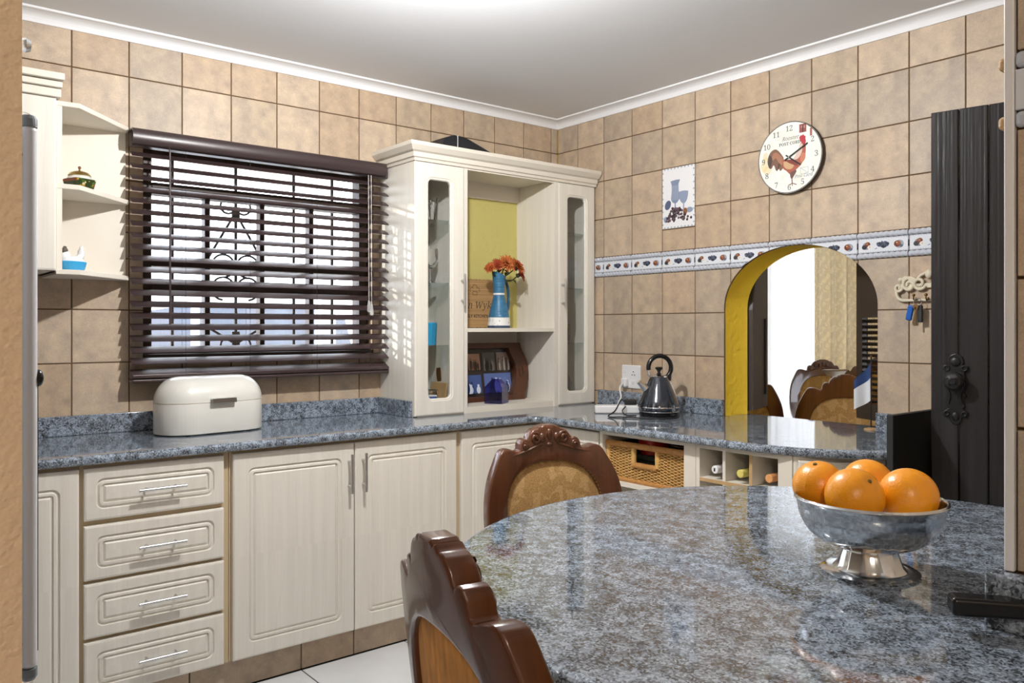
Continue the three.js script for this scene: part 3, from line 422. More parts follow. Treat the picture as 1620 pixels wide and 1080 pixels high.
{ const t = thing('red_tub', 'red plastic tub inside the wicker basket', 'tub', [-0.47, 0.7600, 1.12]), m = std({ color: lin(0.5, 0.02, 0.01), roughness: 0.35 }); part('tub_body', boxUV(lathe([[0, 0], [0.06, 0], [0.066, 0.06], [0.062, 0.06], [0.055, 0.006], [0, 0.006]], 32)), m, t); part('rim', new THREE.TorusGeometry(0.065, 0.003, 8, 32).rotateX(Math.PI / 2).translate(0, 0.06, 0), m, t); }
{ const t = thing('plate_stack', 'stack of dark plates inside the wicker basket', 'plates', [-0.43, 0.7600, 1.275]); for (let k = 0; k < 4; k++) part('plate', boxUV(lathe([[0, 0], [0.05, 0], [0.078, 0.014], [0.077, 0.018], [0.05, 0.005], [0, 0.005]], 32)), std({ color: lin(0.09, 0.05, 0.04), roughness: 0.3 }), t, [0, k * 0.011, 0]); }
// ---- display cabinet standing on the worktop
{
  const X0 = -1.137, X1 = -0.012, Y0 = UP, Y1 = 2.036, ZF = 0.29, c = thing('display_cabinet', 'cream display cabinet with two glazed doors standing on the worktop', 'cabinet');
  part('side_panel', box(X0, X0 + 0.016, Y0, Y1, 0.001, ZF), M.cream, c); part('side_panel', box(X1 - 0.016, X1, Y0, Y1, 0.001, ZF), M.cream, c);
  part('divider', box(-0.866, -0.848, Y0, Y1, 0.001, ZF + 0.018), M.cream, c); part('divider', box(-0.302, -0.275, Y0, Y1, 0.001, ZF + 0.018), M.cream, c);
  part('top_panel', box(X0, X1, Y1, Y1 + 0.018, 0.001, ZF + 0.018), M.creamPlain, c); part('bottom_panel', box(X0 + 0.016, X1 - 0.016, Y0, Y0 + 0.028, 0.001, ZF + 0.012), M.creamPlain, c);
  part('shelf', box(-0.848, -0.302, 1.267, 1.285, 0.004, ZF + 0.016), M.creamPlain, c);
  part('back_panel', box(X0 + 0.016, -0.866, Y0 + 0.028, Y1, 0.001, 0.006), M.creamPlain, c); part('back_panel', box(-0.275, X1 - 0.016, Y0 + 0.028, Y1, 0.001, 0.006), M.creamPlain, c); part('back_panel', box(-0.848, -0.302, Y0 + 0.028, 1.267, 0.001, 0.006), M.creamPlain, c);
  part('back_panel', box(-0.848, -0.302, 1.285, Y1, 0.001, 0.006), M.olive, c).userData.label = 'olive yellow painted back of the open niche'; part('top_rail', box(-0.848, -0.302, 1.955, Y1, 0.006, 0.024), M.creamPlain, c);
  part('face_rail', box(-0.848, -0.302, 2.026, Y1, ZF, ZF + 0.016), M.creamPlain, c);
  // moulded crown round the front and left
  const prof = [[0, 0], [0.006, 0.0], [0.008, 0.012], [0.016, 0.016], [0.018, 0.036], [0.03, 0.042], [0.046, 0.062], [0.047, 0.078], [0, 0.078]];
  const path = [[X0, 0.002], [X0, ZF + 0.018], [X1 + 0.004, ZF + 0.018]], norm = [[-1, 0], [-1, 1], [0, 1]], P = []; const at = (k, j) => [path[k][0] + norm[k][0] * prof[j][0], 2.034 + prof[j][1], path[k][1] + norm[k][1] * prof[j][0]];
  for (let k = 0; k < 2; k++) for (let j = 0; j + 1 < prof.length; j++) { const A = at(k, j), B = at(k + 1, j), C = at(k + 1, j + 1), D = at(k, j + 1); P.push(...A, ...B, ...C, ...A, ...C, ...D); }
  const g = new THREE.BufferGeometry(); g.setAttribute('position', new THREE.Float32BufferAttribute(P, 3)); g.computeVertexNormals(); part('crown_moulding', merge([boxUV(g), box(X0, X1, 2.1, 2.112, 0.002, ZF + 0.018)]), M.creamPlain, c);
  const gd = (x0, x1, m, hx) => { const w = x1 - x0, h = 1.143, cx = (x0 + x1) / 2, cy = 0.890 + h / 2, d = part('glazed_door', glassDoorGeo(w, h, m), M.cream, c, [cx, cy, ZF]); part('pane', box(-w / 2 + m - 0.008, w / 2 - m + 0.008, -h / 2 + m - 0.008, h / 2 - m + 0.008, 0.006, 0.009), M.cabinetGlass, d); part('handle', handleV, M.steel, d, [hx - cx, 1.461 - cy, 0.02]); };
  gd(X0 - 0.001, -0.867, 0.075, -0.885); gd(-0.274, X1 - 0.002, 0.068, -0.252);
  for (const y of [1.786, 1.496, 1.206]) { part('glass_shelf', box(X0 + 0.017, -0.867, y - 0.004, y, 0.01, 0.26), M.shelfGlass, c); part('glass_shelf', box(-0.274, X1 - 0.017, y - 0.004, y, 0.01, 0.26), M.shelfGlass, c); }
}
// ---- wall cabinet and open corner shelves at the left
{
  const c = thing('wall_cabinet', 'cream wall cabinet with glazed door and moulded top at the left', 'cabinet');
  const x0 = -3.1, x1 = -2.548; part('carcass', [box(x1 - 0.016, x1, 1.478, 2.062, 0.001, 0.29), box(x0, x0 + 0.016, 1.478, 2.062, 0.001, 0.29), box(x0, x1, 1.478, 1.494, 0.001, 0.29), box(x0, x1, 2.046, 2.062, 0.001, 0.29), box(x0, x1, 1.494, 2.046, 0.001, 0.006)], M.creamPlain, c);
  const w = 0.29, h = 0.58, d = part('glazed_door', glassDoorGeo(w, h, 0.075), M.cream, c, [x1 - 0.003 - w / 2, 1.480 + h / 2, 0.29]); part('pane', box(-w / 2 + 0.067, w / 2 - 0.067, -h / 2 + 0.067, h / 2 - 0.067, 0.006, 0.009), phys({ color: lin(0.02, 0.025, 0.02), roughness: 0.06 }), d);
  const d2 = part('door', panelDoor(0.255, h), M.cream, c, [x0 + 0.13, 1.480 + h / 2, 0.29]);
  part('crown_moulding', [rbox(x0, x1 + 0.010, 2.062, 2.09, 0.001, 0.318), rbox(x0, x1 + 0.012, 2.092, 2.112, 0.001, 0.33), rbox(x0, x1 + 0.016, 2.115, 2.138, 0.001, 0.345)], M.creamPlain, c);
  const s = thing('corner_shelf', 'open cream corner shelf with three angled boards beside the blind', 'shelf');
  const prof = [[-2.5475, -0.002], [-2.5475, -0.29], [-2.478, -0.295], [-2.2625, -0.045], [-2.2625, -0.002]];
  for (const y of [2.040, 1.760, 1.469]) part('shelf_board', boxUV(flatXZ(extrude(prof, 0.017, { bevel: 0.0015, seg: 1 }))), M.creamPlain, s, [0, y, 0]);
  part('back_panel', box(-2.529, -2.264, 1.486, 2.040, 0.001, 0.012), M.creamPlain, s); part('side_panel', box(-2.5475, -2.5305, 1.486, 2.040, 0.012, 0.29), M.creamPlain, s);
}
// ---- refrigerator at the left edge
{
  const c = thing('refrigerator', 'white refrigerator at the left edge with a long white handle', 'refrigerator'), HX = -2.833, HZ = 1.70;
  part('cabinet_body', rbox(-3.50, -2.926, 0.02, 1.70, 1.15, 1.75, 0.02, 3), M.fridge, c); part('door', rbox(-2.924, -2.868, 0.06, 1.695, 1.15, 1.75, 0.012, 3), M.fridge, c);
  part('handle', boxUV(new THREE.CapsuleGeometry(0.0138, 0.96, 6, 24).translate(0, 1.164, 0)), M.fridge, c, [HX, 0, HZ]);
  for (const [y, s] of [[0.672, -1], [1.652, 1]]) part('handle_cap', boxUV(s > 0 ? lathe([[0, 0], [0.0142, 0], [0.0142, 0.014], [0.010, 0.021], [0, 0.022]], 20) : lathe([[0, -0.022], [0.010, -0.021], [0.0142, -0.014], [0.0142, 0], [0, 0]], 20)), M.greyCap, c, [HX, y, HZ]);
  for (const y of [0.72, 1.60]) part('handle_bracket', rod([-2.868, y, HZ], [-2.838, y, HZ], 0.009), M.greyCap, c);
  part('handle_insert', box(HX + 0.0136, HX + 0.0155, 0.70, 1.20, HZ - 0.006, HZ - 0.001), M.blackMatt, c);
  const k = part('latch_knob', ball(0.0125, [0, 0, 0], [0.72, 1.25, 1]), M.blackGloss, c, [HX + 0.016, 1.197, HZ - 0.004]); k.userData.label = 'black round latch knob';
}
{ const t = thing('wall_cupboard', 'wall cupboard above the refrigerator with a metal knob', 'cupboard'); part('carcass', box(-3.5, -2.892, 1.72, CEIL - 0.002, 1.15, 1.75), M.creamPlain, t); part('door', rbox(-2.891, -2.872, 1.725, CEIL - 0.006, 1.155, 1.745), M.cream, t); part('knob', boxUV(lathe([[0, 0], [0.007, 0], [0.006, 0.02], [0.011, 0.026], [0.0135, 0.034], [0.010, 0.042], [0, 0.043]], 24).rotateZ(-Math.PI / 2)), M.steel, t, [-2.872, 1.800, 1.70]); }
// ---- round granite bar
{
  const t = thing('round_bar_table', 'round grey granite bar top with the partition standing on it', 'table'), c = [-1.75, 2.69], r = 0.688, b = 0.013;
  const zj = 2.996, h = zj - c[1], a = Math.asin(h / (r - b)); const P1 = [], P2 = [], n = 72;
  for (let i = 0; i <= n; i++) { const th = a - (Math.PI + 2 * a) * i / n; P1.push([c[0] + Math.cos(th) * (r - b), -(c[1] + Math.sin(th) * (r - b))]); }
  for (let i = 0; i <= n / 2; i++) { const th = a + (Math.PI - 2 * a) * i / (n / 2); P2.push([c[0] + Math.cos(th) * (r - b), -(c[1] + Math.sin(th) * (r - b) + 0.001)]); }
  const mk = (P) => boxUV(flatXZ(extrude(P, 0.030, { bevel: b, seg: 5 })), 0.17, 0.31);
  // the joint edges are square: shrink the bevel there by pulling both halves together
  part('slab', mk(P1.map(([x, y]) => [x, y])), M.granite, t, [0, UP - 0.030, -0.0135]); part('slab', mk(P2), M.granite, t, [0, UP - 0.030, 0.0135]);
  part('joint_filler', box(-2.42, -1.08, UP - 0.004, UP - 0.0003, zj - 0.0145, zj + 0.0145), M.granite, t);
  part('upstand', rbox(-1.895, -1.8705, UP, 0.9615, 2.945, 3.125, 0.004), M.granite, t); part('upstand', rbox(-1.8705, -1.1, UP, 0.9615, 2.945, 2.9635, 0.004), M.granite, t);
  part('support', box(-1.8, -1.2, 0, UP - 0.031, 2.80, 2.962), M.creamPlain, t);
}
// ---- plank door standing open against the arch wall
{
  const d = structure('door_1', 'dark stained plank door standing open', 'door'); d.position.set(-0.247, 0, 2.149); const dir = V(0.196, 0, 0.981).normalize(); d.rotation.y = Math.atan2(-dir.z, dir.x) ;
  const pw = 0.086; for (let k = 0; k < 9; k++) { const g = panel(pw - 0.003, 2.012, [{ z: -0.036 }, { z: -0.003 }, { i: 0.003, z: 0 }], { seg: 1 }); const uv = g.attributes.uv; for (let i = 0; i < uv.count; i++) uv.setXY(i, uv.getX(i) + k * 0.137, uv.getY(i) + k * 0.31); part('plank', g, M.plank, d, [pw * (k + 0.5), 1.008, 0]); }
  part('ledge', box(0.02, pw * 9 - 0.02, 0.2, 0.32, -0.058, -0.037), M.plank, d); part('ledge', box(0.02, pw * 9 - 0.02, 1.65, 1.77, -0.058, -0.037), M.plank, d);
  const cx = 0.077, cy = 1.085, plate = new THREE.Shape(); const L = [[0, 0.115], [0.016, 0.108], [0.022, 0.09], [0.019, 0.078], [0.034, 0.076], [0.036, 0.064], [0.024, 0.056], [0.031, 0.03], [0.036, 0.018], [0.030, 0.004], [0.024, -0.012], [0.03, -0.026], [0.022, -0.04], [0.026, -0.056], [0.02, -0.066], [0.035, -0.078], [0.032, -0.092], [0.018, -0.092], [0.014, -0.108], [0, -0.117]]; const all = [...L, ...L.slice(1, -1).reverse().map(([x, y]) => [-x, y])]; plate.setFromPoints(new THREE.SplineCurve(all.map(([x, y]) => new THREE.Vector2(x, y)).concat([new THREE.Vector2(0, 0.115)])).getPoints(110));
  const pl = part('lock_plate', boxUV(extrude(plate, 0.007, { bevel: 0.002, seg: 2 })), M.ironBlack, d, [cx, cy, 0]);
  part('relief', [ball(0.016, [0, 0.09, 0.006], [1, 1, 0.45]), new THREE.TorusGeometry(0.012, 0.003, 6, 20).translate(0, 0.09, 0.008), ball(0.012, [0, -0.092, 0.006], [1, 1.3, 0.5]), ...[-1, 1].flatMap((s) => [new THREE.TorusGeometry(0.008, 0.003, 6, 16).translate(s * 0.026, 0.068, 0.007), new THREE.TorusGeometry(0.007, 0.003, 6, 16).translate(s * 0.026, -0.082, 0.007), tube([[s * 0.008, 0.055, 0.007], [s * 0.022, 0.048, 0.009], [s * 0.026, 0.01, 0.008], [s * 0.016, -0.02, 0.008], [s * 0.02, -0.05, 0.007]], 0.003, 20, 6)])], M.ironBlack, pl);
  part('key_hole', [new THREE.CylinderGeometry(0.004, 0.004, 0.002, 16).rotateX(Math.PI / 2).translate(0.004, -0.022, 0.0075), box(0.0025, 0.0055, -0.036, -0.022, 0.0065, 0.0082)], M.blackMatt, pl);
  part('knob', boxUV(lathe([[0, 0.052], [0.010, 0.052], [0.012, 0.049], [0.017, 0.046], [0.024, 0.045], [0.030, 0.039], [0.031, 0.032], [0.026, 0.024], [0.013, 0.018], [0.012, 0], [0.022, 0]].reverse(), 32).rotateX(Math.PI / 2)), M.ironBlack, d, [cx, cy + 0.027, 0.006]);
}
{ const t = thing('upright_board', 'plain black upright board at the end of the worktop beside the plank door', 'board'); part('board', rbox(-0.478, -0.03, 0.0, 1.005, 2.112, 2.134, 0.002), M.blackMatt, t); part('base_strip', rbox(-0.478, -0.03, 0.0, 0.06, 2.134, 2.140, 0.001), M.blackMatt, t); }

// ================================================================ BLIND
{
  const t = thing('venetian_blind', 'dark brown wooden venetian blind hanging over the window', 'blind'), x0 = -2.258, x1 = -1.139, zc = 0.062;
  { const p = []; for (let i = 0; i <= 10; i++) { const a = -Math.PI / 2 + Math.PI * i / 10; p.push([0.085 + 0.016 * Math.cos(a), 2.019 + 0.031 * Math.sin(a)]); } p.push([0.012, 2.05], [0.012, 2.044], [0.083, 2.044]); for (let i = 10; i >= 0; i--) { const a = -Math.PI / 2 + Math.PI * i / 10; p.push([0.082 + 0.012 * Math.cos(a), 2.019 + 0.025 * Math.sin(a)]); } const g = extrude(p, 1.101); g.rotateY(-Math.PI / 2); part('valance', toCreasedNormals(boxUV(g), 0.5), M.valance, t, [-1.157, 0, 0]); }
  part('head_rail', rbox(x0, x1, 1.985, 2.035, 0.03, 0.078), M.valance, t);
  const slat = (() => { const p = [], n = 6; for (let i = 0; i <= n; i++) { const u = i / n - 0.5; p.push([u * 0.0485, 0.0015 + 0.0018 * (1 - 4 * u * u)]); } for (let i = n; i >= 0; i--) { const u = i / n - 0.5; p.push([u * 0.0485, -0.0015 + 0.0018 * (1 - 4 * u * u)]); } const g = extrude(p, x1 - x0); g.rotateX(0); g.rotateY(-Math.PI / 2); g.translate((x1 - x0) / 2, 0, 0); const h = boxUV(g); h.rotateX(0.48); return h; })();
  const N = 20, yTop = 1.955, pitch = 0.0443; for (let k = 0; k < N; k++) part('slat', slat, M.blind, t, [(x0 + x1) / 2, yTop - k * pitch, zc]);
  part('bottom_rail', [rbox(x0, x1, 1.092, 1.108, zc - 0.026, zc + 0.026, 0.004), rbox(x0, x1, 1.076, 1.089, zc - 0.026, zc + 0.026, 0.004)], M.blind, t);
  for (const x of [-2.06, -1.80, -1.50, -1.235]) { const L = []; for (const dz of [-0.024, 0.024]) L.push(rod([x, 1.1, zc + dz], [x, 1.99, zc + dz], 0.0008, 0.0008, 5)); for (let k = 0; k < N; k++) { const y = yTop - k * pitch - 0.003; L.push(rod([x, y + 0.012, zc - 0.023], [x, y - 0.012, zc + 0.023], 0.0006, 0.0006, 4)); } part('ladder_cord', L, M.cord, t); }
  part('tilt_wand', [rod([-2.125, 1.30, 0.105], [-2.125, 1.978, 0.102], 0.0042, 0.0036, 8), rod([-2.125, 1.975, 0.10], [-2.125, 1.99, 0.09], 0.003, 0.003, 8)], M.blind, t);
  for (const [x, y] of [[-1.252, 1.40], [-1.238, 1.385]]) { part('pull_cord', rod([x, y, 0.1], [x, 1.985, 0.095], 0.0011, 0.0011, 5), M.plastic, t); part('cord_tassel', boxUV(lathe([[0.001, 0.03], [0.005, 0.022], [0.0085, -0.005], [0.009, -0.02], [0.006, -0.027], [0, -0.028]].reverse(), 14)), phys({ color: lin(0.9, 0.9, 0.9), transmission: 0.7, thickness: 0, roughness: 0.1 }), t, [x, y - 0.015, 0.1]); }
}

// ================================================================ CHAIRS
const HALF = [[0, 1.010], [0.020, 1.010], [0.026, 1.003], [0.034, 1.006], [0.042, 0.999], [0.052, 0.998], [0.062, 0.991], [0.071, 0.980], [0.077, 0.966], [0.080, 0.960], [0.086, 0.967], [0.094, 0.968], [0.102, 0.963], [0.107, 0.952], [0.108, 0.941], [0.114, 0.933], [0.124, 0.931], [0.140, 0.936], [0.158, 0.940], [0.174, 0.938], [0.186, 0.927], [0.205, 0.893], [0.225, 0.850], [0.238, 0.800], [0.244, 0.735], [0.241, 0.67], [0.228, 0.60], [0.205, 0.545], [0.195, 0.50], [0.195, 0.44]];
const HOLE = (() => { const p = []; for (let i = 0; i < 48; i++) { const t = i / 48 * 6.2832; const s = Math.sin(t), c = Math.cos(t); const e = (v, k) => Math.sign(v) * Math.abs(v) ** k; p.push([e(c, 0.8) * 0.178, 0.735 + e(s, 0.82) * (s > 0 ? 0.168 : 0.185)]); } return p; })();
const tess = new TessellateModifier(0.06, 4);
const bend = (g) => { const p = g.attributes.position; for (let i = 0; i < p.count; i++) { const x = p.getX(i), y = p.getY(i); p.setZ(i, p.getZ(i) + 0.62 * x * x - Math.max(0, y - 0.46) * 0.14); } return g; };
function smoothHalf() { const c = new THREE.SplineCurve(HALF.map(([x, y]) => new THREE.Vector2(x, y))).getPoints(87).map((p) => [p.x, p.y]); return [...c, ...c.slice(0, -1).reverse().map(([x, y]) => [-x, y])].filter((p, i, a) => !i || Math.hypot(p[0] - a[i - 1][0], p[1] - a[i - 1][1]) > 0.0005); }
const backGeo = (() => { const g = extrude(smoothHalf(), 0.046, { bevel: 0.005, seg: 3, holes: [HOLE] }); g.translate(0, 0, -0.023); const u = tess.modify(g.index ? g.toNonIndexed() : g); u.computeVertexNormals(); return toCreasedNormals(boxUV(bend(u)), 0.7); })();
function pad(zs, bulge) { const P = [], n = HOLE.length, c = [0, 0.735]; const at = (i, k) => { const s = k / 7, h = HOLE[i % n]; return [c[0] + (h[0] - c[0]) * s * 1.02, c[1] + (h[1] - c[1]) * s * 1.02, zs + bulge * (1 - s ** 2.4)]; }; for (let i = 0; i < n; i++) for (let k = 0; k < 7; k++) { const A = at(i, k), B = at(i, k + 1), C = at(i + 1, k + 1), D = at(i + 1, k); const q = zs + bulge > zs ? [A, B, C, A, C, D] : [A, C, B, A, D, C]; q.forEach((v) => P.push(...v)); } const g = new THREE.BufferGeometry(); g.setAttribute('position', new THREE.Float32BufferAttribute(P, 3)); bend(g); g.computeVertexNormals(); return toCreasedNormals(boxUV(g), 0.8); }
const frontPad = pad(0.008, 0.026), rearPad = pad(-0.010, -0.004);
const crestGeo = (() => {
  const z = 0.022, L = []; const sc = (cx, cy, r, s, turns = 1.4, rr = 0.0065) => { const p = []; for (let i = 0; i <= 26; i++) { const t = i / 26, a = 1.2 + t * turns * 6.283; p.push([cx + s * Math.cos(a) * r * (1 - 0.75 * t), cy + Math.sin(a) * r * (1 - 0.75 * t), z + 0.004 * t]); } return tube(p, rr, 36, 7); };
  L.push(ball(0.013, [0, 0.985, z], [0.8, 1.5, 0.8]), ball(0.009, [0, 0.952, z], [1.3, 0.8, 0.8]));
  for (const s of [-1, 1]) { L.push(ball(0.0125, [s * 0.027, 0.976, z + 0.002], [1, 1.25, 0.8]), sc(s * 0.052, 0.974, 0.018, s), sc(s * 0.092, 0.950, 0.010, s, 1.2, 0.005), ball(0.006, [s * 0.092, 0.950, z + 0.002]), tube([[s * 0.030, 0.955, z], [s * 0.055, 0.947, z + 0.003], [s * 0.08, 0.938, z + 0.002], [s * 0.115, 0.928, z - 0.001], [s * 0.16, 0.917, z - 0.004], [s * 0.19, 0.88, z - 0.006], [s * 0.215, 0.82, z - 0.006], [s * 0.222, 0.74, z - 0.006], [s * 0.215, 0.66, z - 0.006]], 0.0045, 40, 6)); }
  return bend(merge(L));
})();
const nailGeo = (() => { const c = new THREE.CatmullRomCurve3(HOLE.map(([x, y]) => V(0 + x * 0.985, 0.735 + (y - 0.735) * 0.985, 0.020)), true).getSpacedPoints(92); return bend(merge(c.map((p) => ball(0.0042, p.toArray(), [1, 1, 0.7], 7)))); })();
const seatGeo = (() => { const s = new THREE.Shape(); s.moveTo(-0.185, 0.22); s.quadraticCurveTo(-0.20, 0, -0.245, -0.20); s.quadraticCurveTo(0, -0.26, 0.245, -0.20); s.quadraticCurveTo(0.20, 0, 0.185, 0.22); s.closePath(); return s; })();
function chair(name, label, category, p, turn, group, { fabric = M.damask, rear = M.damask, wood = M.mahogany, scale = [0.96, 0.96, 0.96] } = {}) {
  const t = thing(name, label, category, p, turn, group), B = [0, 0, -0.235]; t.scale.set(...scale);
  part('back_frame', backGeo, wood, t, B); part('back_cushion', frontPad, fabric, t, B); part('rear_panel', rearPad, rear, t, B); part('carving', crestGeo, wood, t, B); part('nail_trim', nailGeo, M.brass, t, B).userData.kind = 'stuff';
  part('seat_rail', boxUV(flatXZ(extrude(seatGeo.clone(), 0.07, { bevel: 0.01, seg: 3 }))), wood, t, [0, 0.375, 0]); part('seat_cushion', boxUV(flatXZ(extrude(seatGeo.clone(), 0.07, { bevel: 0.028, seg: 4 }))), fabric, t, [0, 0.43, 0]);
  for (const s of [-1, 1]) { part('leg', tube([[s * 0.205, 0.40, 0.185], [s * 0.225, 0.32, 0.21], [s * 0.205, 0.16, 0.20], [s * 0.20, 0.06, 0.20], [s * 0.215, 0.018, 0.225]], 0.018, 24, 10), wood, t); part('leg', tube([[s * 0.19, 0.46, -0.205], [s * 0.19, 0.30, -0.215], [s * 0.195, 0.12, -0.25], [s * 0.20, 0.018, -0.29]], 0.018, 24, 10), wood, t); }
  return t;
}
chair('dining_chair', 'carved mahogany chair seen from behind with caramel rear panel beside the bar', 'chair', [-2.225, 0, 2.583], 1.377, 'carved chairs at the round bar', { rear: M.suede, scale: [0.89, 1.01, 0.89] });
chair('dining_chair', 'carved mahogany chair with beige damask back facing across the bar', 'chair', [-1.415, 0, 1.705], -0.27, 'carved chairs at the round bar');

// ================================================================ THINGS ON THE BAR
{
  const t = thing('fruit_bowl', 'stainless steel pedestal bowl holding oranges', 'bowl', [-1.775, UP, 2.725]);
  part('bowl_shell', boxUV(lathe(new THREE.SplineCurve([[0.014, 0.043], [0.04, 0.043], [0.07, 0.049], [0.094, 0.064], [0.1085, 0.088], [0.1145, 0.114], [0.1175, 0.1185], [0.1185, 0.1205], [0.1168, 0.1222], [0.1135, 0.1212], [0.1065, 0.090], [0.092, 0.067], [0.069, 0.052], [0.04, 0.046], [0, 0.046]].map(([a, b]) => new THREE.Vector2(a, b))).getPoints(70).map((p) => [Math.max(0, p.x), p.y]), 72)), M.bowlSteel, t);
  part('pedestal', boxUV(lathe([[0.0, 0.045], [0.045, 0.044], [0.0425, 0.038], [0.051, 0.014], [0.057, 0.0072], [0.062, 0.0065], [0.073, 0.006], [0.077, 0.0035], [0.076, 0.0005], [0, 0.0005]].reverse(), 72)), M.bowlSteel, t);
}
{
  const orange = phys({ color: lin(0.84, 0.32, 0.004), bumpMap: dataTex(256, 256, (u, v) => grey(160 - 120 * Math.max(0, vn(u * 44, v * 44, 44, 44, 150) - 0.45)), { size: [0.5, 0.5], srgb: false }), bumpScale: 0.0008, roughness: 0.34, clearcoat: 0.25, clearcoatRoughness: 0.3 });
  const spots = [[-1.791, 2.643, 1.018, 0.043, 'orange at the left of the fruit bowl'], [-1.822, 2.724, 1.016, 0.0465, 'foremost orange in the fruit bowl'], [-1.702, 2.684, 1.014, 0.0455, 'orange at the back of the fruit bowl'], [-1.740, 2.772, 1.013, 0.0465, 'orange at the right of the fruit bowl']];
  spots.forEach(([x, z, y, r, label], k) => { const t = thing('orange', label, 'orange', [x, y, z], k * 1.3, 'oranges in the bowl'); t.rotation.z = 0.3 + k * 0.5; const g = new THREE.SphereGeometry(r, 40, 28), p = g.attributes.position; for (let i = 0; i < p.count; i++) { const v = V(p.getX(i), p.getY(i), p.getZ(i)), yy = v.y / r; const d = 1 + 0.012 * Math.sin(v.x * 60 + k) * Math.cos(v.z * 55) - 0.06 * Math.exp(-((1 - yy) / 0.02)); v.multiplyScalar(d); p.setXYZ(i, v.x, v.y * 0.96, v.z); } g.computeVertexNormals(); part('peel', g, orange, t); part('stem_end', new THREE.CylinderGeometry(0.003, 0.004, 0.004, 8).translate(0, r * 0.915, 0), std({ color: lin(0.12, 0.1, 0.02), roughness: 0.8 }), t); });
}
{ // pan whose handle reaches into view
  const t = thing('saucepan', 'black pan handle lying over the bar in front of the partition', 'pan', [-1.64, UP, 3.27]);
  const end = V(-1.945, 0.922, 2.922).sub(t.position), base = V(-1.80, 0.926, 3.12).sub(t.position), d = base.clone().sub(end), L = d.length(); const g = rbox(0, L, -0.0125, 0.0125, -0.016, 0.016, 0.006, 4); const p = g.attributes.position; for (let i = 0; i < p.count; i++) { const s = 1 - 0.25 * p.getX(i) / L; p.setY(i, p.getY(i) * s); } g.applyQuaternion(new THREE.Quaternion().setFromUnitVectors(V(1, 0, 0), d.clone().normalize())); g.translate(...end.toArray());
  part('handle', g, M.blackGloss, t); part('ferrule', rod(end.clone().lerp(base, 0.68).toArray(), end.clone().lerp(base, 0.74).toArray(), 0.0175), M.chrome, t);
  part('pan_body', boxUV(lathe([[0, 0], [0.10, 0], [0.115, 0.008], [0.122, 0.075], [0.119, 0.075], [0.112, 0.011], [0, 0.004]], 40)), M.blackGloss, t);
}
// ================================================================ THINGS ON THE WORKTOP
{
  const t = thing('bread_bin', 'cream enamel roll-top bread bin on the worktop below the window', 'bread bin', [-2.005, UP, 0.195], 0.12);
  const W = 0.415, D = 0.225, seg = 12; const stad = (w, d) => { const s = new THREE.Shape(), r = d / 2, a = w / 2 - r; s.absarc(a, 0, r, -Math.PI / 2, Math.PI / 2); s.absarc(-a, 0, r, Math.PI / 2, Math.PI * 1.5); return s; };
  part('lower_body', toCreasedNormals(boxUV(flatXZ(extrude(stad(W - 0.008, D - 0.008), 0.117, { bevel: 0.004, seg: 3, curve: 30 }))), 0.5), M.enamel, t, [0, 0.004, 0]);
  const rings = []; const r0 = D / 2; const P = [], n = 72; const loop = (k) => { const a = k / 10 * Math.PI / 2, ins = 0.088 * (1 - Math.cos(a)) ** 1, y = 0.1235 + 0.092 * Math.sin(a); const s = stad(W - 2 * ins, D - 2 * Math.min(ins, D / 2 - 0.012)); return s.getSpacedPoints(n).slice(0, n).map((p) => [p.x, y, -p.y]); };
  const ls = []; for (let k = 0; k <= 10; k++) ls.push(loop(k)); for (let k = 0; k < 10; k++) for (let i = 0; i < n; i++) { const j = (i + 1) % n; P.push(...ls[k][i], ...ls[k][j], ...ls[k + 1][j], ...ls[k][i], ...ls[k + 1][j], ...ls[k + 1][i]); } const top = ls[10]; for (let i = 0; i < n; i++) P.push(0, top[0][1], 0, ...top[i], ...top[(i + 1) % n]);
  const g = new THREE.BufferGeometry(); g.setAttribute('position', new THREE.Float32BufferAttribute(P, 3)); const lg = toCreasedNormals(boxUV(g), 1.2); part('lid', lg, M.enamel, t);
  part('lid_rim', boxUV(flatXZ(extrude(stad(W + 0.001, D + 0.001), 0.003, { curve: 30 }))), M.creamPlain, t, [0, 0.121, 0]);
  part('handle', [rbox(-0.048, 0.048, 0.132, 0.136, 0.105, 0.132, 0.0015), rbox(-0.048, 0.048, 0.118, 0.136, 0.129, 0.132, 0.001)], M.steel, t);
  for (const [x, z] of [[-0.12, 0.08], [0.12, 0.08], [-0.12, -0.08], [0.12, -0.08]]) part('foot', new THREE.CylinderGeometry(0.008, 0.008, 0.004, 12).translate(x, 0.002, z), M.blackMatt, t);
}
